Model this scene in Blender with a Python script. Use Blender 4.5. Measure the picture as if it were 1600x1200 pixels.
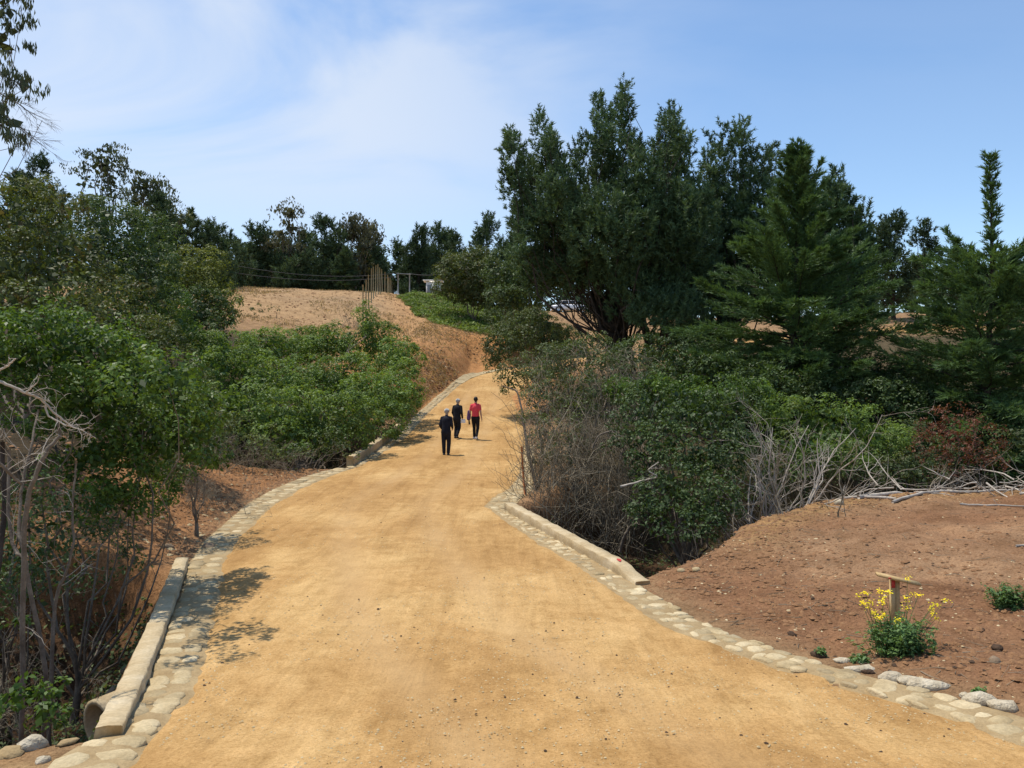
import bpy, math, random
import numpy as np
from mathutils import Vector, Euler
for _o in list(bpy.data.objects): bpy.data.objects.remove(_o)
R_ = math.radians
F = 1280.0                       # focal length of the photograph in its own pixels
SC = bpy.context.scene
# ---------------------------------------------------------------- camera, sky, sun, exposure
cam_d = bpy.data.cameras.new('camera'); cam = bpy.data.objects.new('camera', cam_d)
SC.collection.objects.link(cam); SC.camera = cam
cam.location = (0, 0, 0); cam.rotation_euler = (R_(90), 0, 0)
cam_d.sensor_width = 36.0; cam_d.lens = 36.0 * F / 1600.0
cam_d.clip_start = 0.1; cam_d.clip_end = 3000
SUN_EL = 69.0; SUN_AZ = -62.0     # azimuth from +Y towards +X (sun stands ahead and to the left)
sv = Vector((math.sin(R_(SUN_AZ)) * math.cos(R_(SUN_EL)), math.cos(R_(SUN_AZ)) * math.cos(R_(SUN_EL)), math.sin(R_(SUN_EL))))
sun_d = bpy.data.lights.new('sun', 'SUN'); sun_d.energy = 4.3; sun_d.angle = R_(0.6); sun_d.color = (1.0, 0.93, 0.82)
sun = bpy.data.objects.new('sun', sun_d); SC.collection.objects.link(sun)
sun.rotation_euler = (-sv).to_track_quat('-Z', 'Y').to_euler(); sun.location = (-20, 10, 60)
W = bpy.data.worlds.new('World'); SC.world = W; W.use_nodes = True
nt = W.node_tree; nt.nodes.clear()
def wn(t, **k):
    n = nt.nodes.new(t)
    for a, b in k.items(): setattr(n, a, b)
    return n
sky = wn('ShaderNodeTexSky', sky_type='NISHITA', sun_disc=False, sun_elevation=R_(SUN_EL), sun_rotation=R_(SUN_AZ))
sky.altitude = 50; sky.air_density = 1.0; sky.dust_density = 0.25; sky.ozone_density = 2.5
tc = wn('ShaderNodeTexCoord')
mp = wn('ShaderNodeMapping'); mp.inputs['Scale'].default_value = (1.0, 1.0, 2.6); mp.inputs['Rotation'].default_value = (0, R_(-8), 0)
n1 = wn('ShaderNodeTexNoise'); n1.inputs['Scale'].default_value = 1.7; n1.inputs['Detail'].default_value = 7; n1.inputs['Roughness'].default_value = 0.52; n1.inputs['Distortion'].default_value = 0.7
r1 = wn('ShaderNodeMapRange'); r1.interpolation_type = 'SMOOTHSTEP'
r1.inputs[1].default_value = 0.36; r1.inputs[2].default_value = 0.62
sx = wn('ShaderNodeSeparateXYZ')
r2 = wn('ShaderNodeMapRange'); r2.interpolation_type = 'SMOOTHSTEP'      # cloud bank lies to the left of the road, thinning to the right
r2.inputs[1].default_value = 0.32; r2.inputs[2].default_value = -0.22; r2.inputs[3].default_value = 0.08; r2.inputs[4].default_value = 1.0
r3 = wn('ShaderNodeMapRange'); r3.interpolation_type = 'SMOOTHSTEP'
r3.inputs[1].default_value = 0.50; r3.inputs[2].default_value = 0.38; r3.inputs[3].default_value = 0.25; r3.inputs[4].default_value = 1.0
m1 = wn('ShaderNodeMath', operation='MULTIPLY'); m2 = wn('ShaderNodeMath', operation='MULTIPLY'); m3 = wn('ShaderNodeMath', operation='MULTIPLY'); m3.inputs[1].default_value = 0.8
r4 = wn('ShaderNodeMapRange'); r4.interpolation_type = 'SMOOTHSTEP'; r4.inputs[1].default_value = 0.06; r4.inputs[2].default_value = 0.30; r4.inputs[3].default_value = 0.15
m4 = wn('ShaderNodeMath', operation='MULTIPLY')
hs = wn('ShaderNodeHueSaturation'); hs.inputs['Hue'].default_value = 0.499; hs.inputs['Saturation'].default_value = 1.06; hs.inputs['Value'].default_value = 1.68
mx = wn('ShaderNodeMix', data_type='RGBA'); mx.inputs['B'].default_value = (7.2, 7.9, 9.0, 1)
bg = wn('ShaderNodeBackground'); bg.inputs['Strength'].default_value = 0.1
wo = wn('ShaderNodeOutputWorld')
L_ = nt.links.new
L_(tc.outputs['Generated'], mp.inputs['Vector']); L_(mp.outputs['Vector'], n1.inputs['Vector']); L_(n1.outputs['Fac'], r1.inputs[0])
L_(tc.outputs['Generated'], sx.inputs[0]); L_(sx.outputs['X'], r2.inputs[0]); L_(sx.outputs['Z'], r3.inputs[0])
L_(r1.outputs[0], m1.inputs[0]); L_(r2.outputs[0], m1.inputs[1]); L_(m1.outputs[0], m2.inputs[0]); L_(r3.outputs[0], m2.inputs[1]); L_(m2.outputs[0], m3.inputs[0])
L_(sky.outputs[0], hs.inputs['Color']); L_(hs.outputs[0], mx.inputs['A']); L_(sx.outputs['Z'], r4.inputs[0]); L_(r4.outputs[0], m4.inputs[0]); L_(m3.outputs[0], m4.inputs[1]); L_(m4.outputs[0], mx.inputs['Factor'])
L_(mx.outputs['Result'], bg.inputs['Color']); L_(bg.outputs[0], wo.inputs[0])
SC.view_settings.view_transform = 'Standard'; SC.view_settings.look = 'None'
SC.view_settings.exposure = 0.1; SC.view_settings.gamma = 1.0; SC.view_settings.use_curve_mapping = False
SC.cycles.max_bounces = 6; SC.cycles.diffuse_bounces = 3; SC.cycles.transmission_bounces = 3; SC.cycles.glossy_bounces = 2
SC.cycles.use_denoising = True

# ---------------------------------------------------------------- helpers
def at(px, py, Y):
    """a place in the world seen at photo pixel px, py when it stands Y metres away"""
    return np.array([(px - 800) * Y / F, Y, (600 - py) * Y / F])
def hash3(i, j, k, s):
    h = (i * 374761393 + j * 668265263 + k * 2147483647 + s * 1274126177) & 0xFFFFFFFF
    h = ((h ^ (h >> 13)) * 1274126177) & 0xFFFFFFFF
    h = (h ^ (h >> 16)) & 0xFFFFFF
    return h / float(0xFFFFFF)
def noise3(p, s=0):
    p = np.asarray(p, float); f = np.floor(p).astype(np.int64); t = p - f; t = t * t * (3 - 2 * t); r = 0
    for a in (0, 1):
        for b in (0, 1):
            for c in (0, 1):
                w = (t[..., 0] if a else 1 - t[..., 0]) * (t[..., 1] if b else 1 - t[..., 1]) * (t[..., 2] if c else 1 - t[..., 2])
                r = r + w * hash3(f[..., 0] + a, f[..., 1] + b, f[..., 2] + c, s)
    return r
def fbm(x, y, sc, s=0, o=3):
    r = 0; a = 1; tot = 0; x = np.asarray(x, float); y = np.asarray(y, float)
    for i in range(o):
        r = r + a * noise3(np.stack([x * sc * 2 ** i, y * sc * 2 ** i, np.zeros_like(x) + i * 3.7], -1), s + i); tot += a; a *= .5
    return r / tot * 2 - 1
def sm(x, a, b):
    t = np.clip((x - a) / (b - a), 0, 1); return t * t * (3 - 2 * t)
def nrm(v): return v / (np.linalg.norm(v, axis=-1, keepdims=True) + 1e-9)

class MB:
    """collects arrays of vertices and faces, then links them as one mesh object"""
    def __init__(s): s.v = []; s.f = []; s.n = 0; s.r = []
    def add(s, v, f, r=None):
        v = np.asarray(v, float).reshape(-1, 3); f = np.asarray(f, np.int64)
        s.v.append(v); s.f.append(f + s.n); s.n += len(v)
        s.r.append(np.full(len(f), 0.5) if r is None else np.broadcast_to(r, (len(f),)).astype(float)); return s
    def mesh(s, name, mat, smooth=False, origin=(0, 0, 0)):
        me = bpy.data.meshes.new(name)
        if s.n:
            V = np.concatenate(s.v) - np.asarray(origin, float)
            me.vertices.add(len(V)); me.vertices.foreach_set('co', V.ravel())
            li = np.concatenate([f.ravel() for f in s.f]); tot = np.concatenate([np.full(len(f), f.shape[1]) for f in s.f])
            me.loops.add(len(li)); me.loops.foreach_set('vertex_index', li)
            me.polygons.add(len(tot)); st = np.concatenate([[0], np.cumsum(tot)[:-1]])
            me.polygons.foreach_set('loop_start', st); me.polygons.foreach_set('loop_total', tot)
            if smooth: me.polygons.foreach_set('use_smooth', np.ones(len(tot), bool))
            at_ = me.attributes.new('rnd', 'FLOAT', 'FACE'); at_.data.foreach_set('value', np.concatenate(s.r))
            me.update(calc_edges=True)
        if mat: me.materials.append(mat)
        return me
    def build(s, name, mat, parent=None, smooth=False):
        o_ = np.array(parent.location) if (parent is not None and parent.type == 'EMPTY') else (np.zeros(3) if parent is None else np.array(parent.get('_org', (0, 0, 0))))
        return obj(name, s.mesh(name, mat, smooth, o_), parent, o_)
def obj(name, me, parent=None, org=None):
    o = bpy.data.objects.new(name, me); SC.collection.objects.link(o)
    if parent is not None: o.parent = parent
    return o
def tag(o, label=None, cat=None, group=None, kind=None):
    if label: o['label'] = label
    if cat: o['category'] = cat
    if group: o['group'] = group
    if kind: o['kind'] = kind
    return o
def empty(name, loc, label, cat, group=None):
    o = bpy.data.objects.new(name, None); SC.collection.objects.link(o); o.empty_display_size = .2
    o.location = tuple(float(a) for a in loc); return tag(o, label, cat, group)
def grid_faces(n, m, close=False):
    i = np.arange(n - 1)[:, None]; j = np.arange(m - (0 if close else 1))[None, :]; j2 = (j + 1) % m
    return np.stack([i * m + j, i * m + j2, (i + 1) * m + j2, (i + 1) * m + j], -1).reshape(-1, 4)
def tubes(mb, P, Rr, S=5, r=None, cap=False):
    """P (N,K,3) polylines, Rr (N,K) radii: N tapered tubes of S sides"""
    P = np.asarray(P, float); Rr = np.asarray(Rr, float)
    if P.ndim == 2: P = P[None]; Rr = Rr[None]
    N, K, _ = P.shape
    T = np.gradient(P, axis=1) if K > 2 else np.repeat(P[:, 1:] - P[:, :1], 2, 1); T = nrm(T)
    ref = np.where(np.abs(T[:, :1, 2:3]) > .9, np.array([1., 0, 0]), np.array([0, 0, 1.])); ref = np.broadcast_to(ref, T.shape)
    A = nrm(np.cross(T, ref)); B = np.cross(T, A)
    an = np.arange(S) * 2 * np.pi / S
    V = P[:, :, None] + Rr[:, :, None, None] * (A[:, :, None] * np.cos(an)[None, None, :, None] + B[:, :, None] * np.sin(an)[None, None, :, None])
    f = grid_faces(K, S, True); fs = (f[None] + (np.arange(N) * K * S)[:, None, None]).reshape(-1, 4)
    rr = None if r is None else np.repeat(r, len(f))
    n0 = mb.n
    mb.add(V.reshape(-1, 3), fs, rr)
    if cap:
        for k, fl in ((0, 1), (K - 1, 0)):
            idx = np.arange(S)[::-1] if not fl else np.arange(S)
            ff = (np.arange(N) * K * S)[:, None] + k * S + idx[None]
            mb.f.append(ff + n0); mb.r.append(np.full(N, .5))
def box(mb, c, size, rz=0, r=.5, tilt=None):
    x, y, z = [a / 2 for a in size]
    v = np.array([[-x, -y, -z], [x, -y, -z], [x, y, -z], [-x, y, -z], [-x, -y, z], [x, -y, z], [x, y, z], [-x, y, z]])
    M = np.array(Euler((tilt or (0, 0, 0))[:2] + (rz,)).to_matrix()) if True else None
    v = v @ M.T + np.asarray(c)
    mb.add(v, [[0, 3, 2, 1], [4, 5, 6, 7], [0, 1, 5, 4], [1, 2, 6, 5], [2, 3, 7, 6], [3, 0, 4, 7]], r)
def grow(rng, p0, d0, Ln, r0, K=6, wig=.25, up=0., taper=.25):
    """N wandering branches; returns points (N,K,3) and radii (N,K)"""
    N = len(p0); P = np.zeros((N, K, 3)); P[:, 0] = p0; d = nrm(d0)
    for k in range(1, K):
        d = nrm(d + rng.normal(0, wig, (N, 3)) + np.array([0, 0, up]))
        P[:, k] = P[:, k - 1] + d * (np.asarray(Ln) / (K - 1))[:, None]
    Rr = np.asarray(r0)[:, None] * (1 - (1 - taper) * np.linspace(0, 1, K)[None])
    return P, Rr
def offshoots(rng, P, Rr, m, spread=.8, lr=.6, L=None, lo=.25):
    N, K, _ = P.shape; i = np.repeat(np.arange(N), m); t = rng.uniform(lo, 1, len(i)) * (K - 1.001); k = t.astype(int); f = (t - k)[:, None]
    p = P[i, k] * (1 - f) + P[i, k + 1] * f; d = nrm(P[i, k + 1] - P[i, k]); d = nrm(d + rng.normal(0, spread, d.shape))
    r = Rr[i, k] * .6; ln = (L[i] if L is not None else 1) * lr * rng.uniform(.5, 1.1, len(i)) * (1 - .5 * t / K)
    return p, d, ln, r

# ---------------------------------------------------------------- materials
def mat(name, build):
    m = bpy.data.materials.new(name); m.use_nodes = True; t = m.node_tree; t.nodes.clear()
    out = t.nodes.new('ShaderNodeOutputMaterial'); build(t, out); return m
def N(t, ty, **k):
    n = t.nodes.new(ty)
    for a, b in k.items(): setattr(n, a, b)
    return n
def ramp(t, fac, stops):
    n = N(t, 'ShaderNodeValToRGB'); e = n.color_ramp.elements
    while len(e) < len(stops): e.new(.5)
    for q, (p, c) in zip(e, stops): q.position = p; q.color = (*c, 1)
    t.links.new(fac, n.inputs[0]); return n.outputs[0]
def noise(t, vec, sc, det=4, rough=.55, dist=0):
    n = N(t, 'ShaderNodeTexNoise'); n.inputs['Scale'].default_value = sc; n.inputs['Detail'].default_value = det
    n.inputs['Roughness'].default_value = rough; n.inputs['Distortion'].default_value = dist; t.links.new(vec, n.inputs['Vector']); return n.outputs['Fac']
def mixc(t, f, a, b, mode='MIX'):
    n = N(t, 'ShaderNodeMix', data_type='RGBA', blend_type=mode)
    for s, v in (('Factor', f), ('A', a), ('B', b)):
        if isinstance(v, (int, float)): n.inputs[s].default_value = v
        elif isinstance(v, tuple): n.inputs[s].default_value = (*v, 1)
        else: t.links.new(v, n.inputs[s])
    return n.outputs['Result']
def bump(t, h, st, dist=.02, prev=None):
    b = N(t, 'ShaderNodeBump'); b.inputs['Strength'].default_value = st; b.inputs['Distance'].default_value = dist
    t.links.new(h, b.inputs['Height'])
    if prev: t.links.new(prev, b.inputs['Normal'])
    return b.outputs[0]
def gen(name, cols, sc=6, bs=.4, rough=.85, bd=.01, fine=60, metal=0):
    def f(t, o):
        g = N(t, 'ShaderNodeNewGeometry').outputs['Position']
        a = noise(t, g, sc, 5); c = ramp(t, a, [(.3 + .4 * i / max(1, len(cols) - 1), q) for i, q in enumerate(cols)])
        b = noise(t, g, fine, 3); c = mixc(t, .35, c, ramp(t, b, [(.3, (.55,) * 3), (.7, (1.35,) * 3)]), 'MULTIPLY')
        p = N(t, 'ShaderNodeBsdfPrincipled'); p.inputs['Roughness'].default_value = rough; p.inputs['Metallic'].default_value = metal
        p.inputs['Specular IOR Level'].default_value = .25 if rough > .5 else .5
        t.links.new(c, p.inputs['Base Color']); t.links.new(bump(t, b, bs, bd), p.inputs['Normal']); t.links.new(p.outputs[0], o.inputs[0])
    return mat(name, f)
def leafmat(name, lo, hi, odd=None, trans=.32, sc=.8, gloss=.22, rough=.58):
    lo, hi = [tuple(x * 1.28 for x in c) for c in (lo, hi)]
    def f(t, o):
        g = N(t, 'ShaderNodeNewGeometry').outputs['Position']; a = N(t, 'ShaderNodeAttribute', attribute_name='rnd').outputs['Fac']
        c = mixc(t, a, lo, hi); n_ = noise(t, g, sc, 3)
        c = mixc(t, 1.0, c, ramp(t, n_, [(.3, (.62, .66, .6)), (.7, (1.3, 1.25, 1.2))]), 'MULTIPLY')
        if odd:
            k = N(t, 'ShaderNodeMapRange'); t.links.new(noise(t, g, sc * 2.3 + .3, 2), k.inputs[0]); k.inputs[1].default_value = .56; k.inputs[2].default_value = .68
            c = mixc(t, k.outputs[0], c, odd)
        p = N(t, 'ShaderNodeBsdfPrincipled'); p.inputs['Roughness'].default_value = rough; p.inputs['Specular IOR Level'].default_value = gloss
        t.links.new(c, p.inputs['Base Color'])
        tr = N(t, 'ShaderNodeBsdfTranslucent'); t.links.new(mixc(t, 1.0, c, (1.35, 1.25, .55), 'MULTIPLY'), tr.inputs[0])
        m = N(t, 'ShaderNodeMixShader'); m.inputs[0].default_value = trans
        t.links.new(p.outputs[0], m.inputs[1]); t.links.new(tr.outputs[0], m.inputs[2]); t.links.new(m.outputs[0], o.inputs[0])
    return mat(name, f)
def road_f(t, o):
    g = N(t, 'ShaderNodeNewGeometry').outputs['Position']
    mpn = N(t, 'ShaderNodeMapping'); mpn.inputs['Scale'].default_value = (1.0, .62, 1); mpn.inputs['Rotation'].default_value = (0, 0, .2); t.links.new(g, mpn.inputs[0])
    c = ramp(t, noise(t, mpn.outputs[0], .55, 6, .6, .4), [(.32, (.37, .210, .076)), (.5, (.465, .278, .107)), (.66, (.56, .36, .152))])
    c = mixc(t, .55, c, ramp(t, noise(t, g, 3.2, 6, .65, .6), [(.34, (.72, .68, .60)), (.52, (1.0, 1.0, 1.0)), (.68, (1.16, 1.18, 1.24))]), 'MULTIPLY')
    f0 = noise(t, g, 34, 4, .7, .4); c = mixc(t, .75, c, ramp(t, f0, [(.33, (.70, .65, .56)), (.5, (1, 1, 1)), (.66, (1.16, 1.17, 1.2))]), 'MULTIPLY')
    fn = noise(t, g, 130, 3, .75); c = mixc(t, .8, c, ramp(t, fn, [(.28, (.72, .68, .6)), (.5, (1, 1, 1)), (.75, (1.22, 1.25, 1.3))]), 'MULTIPLY')
    vo = N(t, 'ShaderNodeTexVoronoi'); vo.inputs['Scale'].default_value = 16; t.links.new(g, vo.inputs['Vector'])
    k = N(t, 'ShaderNodeMapRange'); k.inputs[1].default_value = .09; k.inputs[2].default_value = .05; t.links.new(vo.outputs['Distance'], k.inputs[0])
    k2 = N(t, 'ShaderNodeMapRange'); k2.inputs[1].default_value = .55; k2.inputs[2].default_value = .68; t.links.new(noise(t, g, .9, 3), k2.inputs[0])
    mm = N(t, 'ShaderNodeMath', operation='MULTIPLY'); t.links.new(k.outputs[0], mm.inputs[0]); t.links.new(k2.outputs[0], mm.inputs[1])
    c = mixc(t, mm.outputs[0], c, (.16, .09, .04))
    sc_ = N(t, 'ShaderNodeMapRange'); sc_.inputs[1].default_value = .60; sc_.inputs[2].default_value = .70; t.links.new(noise(t, mpn.outputs[0], 5.5, 5, .72, 1.2), sc_.inputs[0])
    s2 = N(t, 'ShaderNodeMath', operation='MULTIPLY'); s2.inputs[1].default_value = .55; t.links.new(sc_.outputs[0], s2.inputs[0]); c = mixc(t, s2.outputs[0], c, (.27, .155, .06))
    st = N(t, 'ShaderNodeMapping'); st.inputs['Scale'].default_value = (4.5, .45, 1); st.inputs['Rotation'].default_value = (0, 0, .13); t.links.new(g, st.inputs[0]); stn = noise(t, st.outputs[0], 1.0, 5, .6, .5)
    c = mixc(t, .6, c, ramp(t, stn, [(.34, (.80, .77, .72)), (.5, (1, 1, 1)), (.68, (1.12, 1.13, 1.16))]), 'MULTIPLY')
    # faint compacted wheel lanes, stored as an attribute of the surface
    wl = N(t, 'ShaderNodeAttribute', attribute_name='wheel').outputs['Fac']
    c = mixc(t, wl, c, (.49, .315, .145))
    p = N(t, 'ShaderNodeBsdfPrincipled'); p.inputs['Roughness'].default_value = .95; p.inputs['Specular IOR Level'].default_value = .12
    nb = bump(t, fn, .5, .006, bump(t, f0, .5, .012, bump(t, noise(t, g, 7, 5, .65), .8, .04, bump(t, stn, .5, .05)))); t.links.new(nb, p.inputs['Normal'])
    t.links.new(c, p.inputs['Base Color']); t.links.new(p.outputs[0], o.inputs[0])
def soil_f(t, o):
    g = N(t, 'ShaderNodeNewGeometry').outputs['Position']; c = N(t, 'ShaderNodeAttribute', attribute_name='soil').outputs['Color']
    c = mixc(t, .9, c, ramp(t, noise(t, g, 1.3, 7, .65, .5), [(.3, (.66, .62, .56)), (.5, (1, 1, 1)), (.7, (1.3, 1.28, 1.24))]), 'MULTIPLY')
    fn = noise(t, g, 26, 6, .74, .3); c = mixc(t, .9, c, ramp(t, fn, [(.3, (.42, .38, .34)), (.5, (1, 1, 1)), (.72, (1.35, 1.36, 1.36))]), 'MULTIPLY')
    p = N(t, 'ShaderNodeBsdfPrincipled'); p.inputs['Roughness'].default_value = .97; p.inputs['Specular IOR Level'].default_value = .1
    nb = bump(t, fn, .8, .04, bump(t, noise(t, g, 5, 5, .65), .6, .12)); t.links.new(nb, p.inputs['Normal'])
    t.links.new(c, p.inputs['Base Color']); t.links.new(p.outputs[0], o.inputs[0])
M = {}
M['road'] = mat('compacted_sand', road_f); M['soil'] = mat('bare_soil', soil_f)
def vary(m):
    t = m.node_tree; p = next(n for n in t.nodes if n.type == 'BSDF_PRINCIPLED'); s = p.inputs['Base Color'].links[0].from_socket
    r = N(t, 'ShaderNodeObjectInfo').outputs['Random']; t.links.new(mixc(t, 1.0, s, ramp(t, r, [(0, (.70, .68, .66)), (.5, (.98, .96, .92)), (1, (1.2, 1.2, 1.22))]), 'MULTIPLY'), p.inputs['Base Color'])
M['stone'] = gen('river_stone', [(.34, .26, .14), (.46, .365, .21), (.54, .45, .28)], 3.1, .9, .85, .012, 34)
vary(M['stone'])
M['mortar'] = gen('sandy_mortar', [(.29, .20, .095), (.40, .295, .155)], 4, .6, .95, .015, 45)
M['concrete'] = gen('cast_concrete', [(.38, .28, .15), (.48, .375, .22), (.56, .46, .30)], 2.5, .35, .9, .006, 30)
M['lump'] = gen('broken_mortar', [(.40, .33, .22), (.58, .51, .38)], 8, .9, .95, .03, 30)
M['rock'] = gen('rock', [(.16, .11, .07), (.3, .22, .14)], 8, .6, .9, .02, 30)
M['darkrock'] = gen('dark_clod', [(.05, .032, .02), (.10, .06, .035)], 12, .9, .95, .02, 50)
M['clod'] = gen('earth_clod', [(.2, .10, .045), (.3, .165, .08)], 9, .9, .95, .02, 50)
M['bark'] = gen('dark_bark', [(.035, .026, .02), (.08, .062, .048)], 5, 1, .95, .02, 30)
M['palebark'] = gen('pale_bark', [(.10, .078, .056), (.22, .18, .135)], 7, .9, .9, .01, 40)
M['dead'] = gen('bleached_wood', [(.33, .28, .22), (.55, .49, .41)], 6, .6, .9, .006, 50)
M['drytwig'] = gen('dry_twig', [(.14, .115, .075), (.33, .28, .20)], 2, .3, .95, .005, 30)
M['timber'] = gen('raw_timber', [(.42, .28, .12), (.55, .40, .2)], 9, .4, .8, .004, 40)
M['post'] = gen('peeled_pole', [(.26, .22, .12), (.38, .32, .19)], 1.2, .4, .9, .005, 20)
M['greypost'] = gen('grey_post', [(.22, .23, .23), (.32, .33, .33)], 2, .2, .9, .005, 20)
M['cable'] = gen('cable', [(.06, .06, .06), (.09, .09, .09)], 2, .1, .6, .002, 20)
M['white'] = gen('white_paint', [(.74, .74, .72), (.82, .82, .80)], 2, .05, .5, .001, 10)
M['carwhite'] = gen('white_car_paint', [(.76, .77, .78), (.82, .82, .82)], 1, .02, .25, .001, 8)
M['glass'] = gen('dark_glass', [(.015, .018, .02), (.025, .028, .03)], 1, .02, .08, .001, 8)
M['tyre'] = gen('tyre_rubber', [(.015, .015, .015), (.03, .03, .03)], 8, .2, .9, .003, 40)
M['rim'] = gen('alloy', [(.4, .4, .41), (.5, .5, .5)], 8, .05, .35, .002, 10, 1)
M['orange'] = gen('weathered_orange_paint', [(.36, .12, .04), (.5, .2, .08)], 9, .3, .8, .003, 40)
M['redpaint'] = gen('red_paint', [(.45, .04, .04), (.55, .08, .06)], 9, .2, .8, .002, 40)
M['skin'] = gen('skin', [(.42, .25, .17), (.48, .29, .2)], 8, .1, .55, .002, 60)
M['hair'] = gen('black_hair', [(.012, .01, .009), (.03, .024, .02)], 30, .5, .6, .004, 120)
M['grey_hair'] = gen('grey_hair', [(.25, .24, .23), (.4, .39, .38)], 30, .5, .6, .004, 120)
M['navy'] = gen('navy_cloth', [(.010, .011, .018), (.018, .02, .03)], 6, .4, .9, .004, 90)
M['black'] = gen('black_cloth', [(.009, .009, .012), (.017, .017, .02)], 6, .4, .9, .004, 90)
M['red'] = gen('coral_red_cloth', [(.66, .055, .075), (.78, .085, .105)], 6, .3, .9, .004, 90)
M['purple'] = gen('purple_cloth', [(.10, .05, .13), (.17, .09, .2)], 8, .4, .9, .006, 60)
M['cream'] = gen('cream_cloth', [(.6, .56, .46), (.72, .68, .58)], 8, .3, .85, .003, 80)
M['shoe'] = gen('grey_white_shoe', [(.35, .35, .36), (.6, .6, .6)], 20, .3, .7, .003, 60)
M['blackshoe'] = gen('black_leather', [(.01, .01, .01), (.02, .02, .02)], 10, .2, .45, .003, 60)
M['pine'] = leafmat('pine_needles', (.030, .060, .033), (.098, .155, .070), None, .22, .5, .3)
M['pine2'] = leafmat('far_pine_needles', (.027, .050, .030), (.068, .105, .050), None, .2, .12, .2)  # faint distance haze put into the needle colour as a bluish tint
M['euc'] = leafmat('eucalyptus_leaves', (.045, .06, .032), (.11, .13, .065), None, .25, .35, .35)
M['eucbrown'] = leafmat('brownish_gum_leaves', (.05, .056, .034), (.105, .105, .06), None, .25, .3, .3)
M['cyp'] = leafmat('cypress_sprays', (.032, .066, .030), (.11, .185, .062), None, .25, .6, .25)
M['bright'] = leafmat('bright_leaves', (.026, .055, .012), (.115, .195, .034), None, .35, 1.6, .3, .5)
M['vine'] = leafmat('vine_leaves', (.058, .105, .026), (.17, .26, .056), (.16, .20, .055), .35, .45, .4)
M['olive'] = leafmat('olive_leaves', (.038, .058, .018), (.10, .13, .04), (.12, .10, .045), .3, .55, .35)
M['darkleaf'] = leafmat('dark_leaves', (.024, .046, .015), (.078, .125, .036), None, .28, .7, .4)
M['yellowleaf'] = leafmat('yellow_green_leaves', (.06, .08, .02), (.19, .22, .06), None, .35, .5, .35)
M['grey'] = leafmat('grey_green_leaves', (.040, .062, .024), (.115, .155, .055), (.11, .10, .06), .28, .9, .3)
M['redleaf'] = leafmat('rusty_red_leaves', (.075, .03, .022), (.19, .07, .042), (.09, .10, .045), .3, 1.6, .3)
M['grass'] = leafmat('green_grass', (.07, .12, .022), (.19, .26, .06), (.17, .16, .07), .35, .3, .25)
M['drygrass'] = leafmat('dry_grass', (.17, .12, .07), (.36, .28, .17), None, .3, .6, .2)
M['petal'] = leafmat('yellow_petals', (.72, .58, .01), (.9, .8, .03), None, .35, 2, .2)
M['mustard'] = leafmat('mustard_leaves', (.05, .105, .035), (.13, .22, .07), None, .3, 5, .35)
# ---------------------------------------------------------------- the lie of the land
def tab(rows): a = np.array(rows, float); return a[:, 0], a[:, 1]
ZR = tab([(-8,-1.0),(-5,-1.2),(0,-1.75),(3,-2.3),(5,-2.66),(6.5,-2.86),(8,-2.98),(10,-3.06),(14,-3.1),(20,-3.0),(25,-2.87),(30,-2.7),(35,-2.32),(42,-1.68),(51,-.8),(60,.6),(66,1.5)])
LE = tab([(-8,-1.2),(-5,-1.5),(0,-2),(4,-2.5),(6,-2.78),(7,-2.93),(7.7,-3.04),(10,-3.7),(12,-4.32),(14,-4.98),(16,-5.4),(20,-5.86),(22.5,-5.88),(25,-5.65),(27.3,-5.2),(30,-4.93),(37,-4.5),(42,-4.5),(51,-4.1),(56,-3.5),(60,-2.6)])
RE = tab([(-8,10),(-5,9.4),(0,7.6),(3,6),(5,4.85),(6.4,4.0),(7.1,3.7),(8,3.15),(8.6,2.75),(9.6,2.25),(10.6,1.86),(12.1,1.51),(13.7,1.18),(16,.44),(20,-.62),(21,-.5),(22.5,-.1),(25,.25),(30,.47),(35,.6),(42,.4),(51,.0),(60,-.2)])
def zr(Y): return np.interp(Y, *ZR)
def le(Y): return np.interp(Y, *LE)
def re_(Y): return np.interp(Y, *RE)
CL = np.array([0, .7, 1.3, 2.2, 4, 8, 14, 25, 60, 200.])
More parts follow.
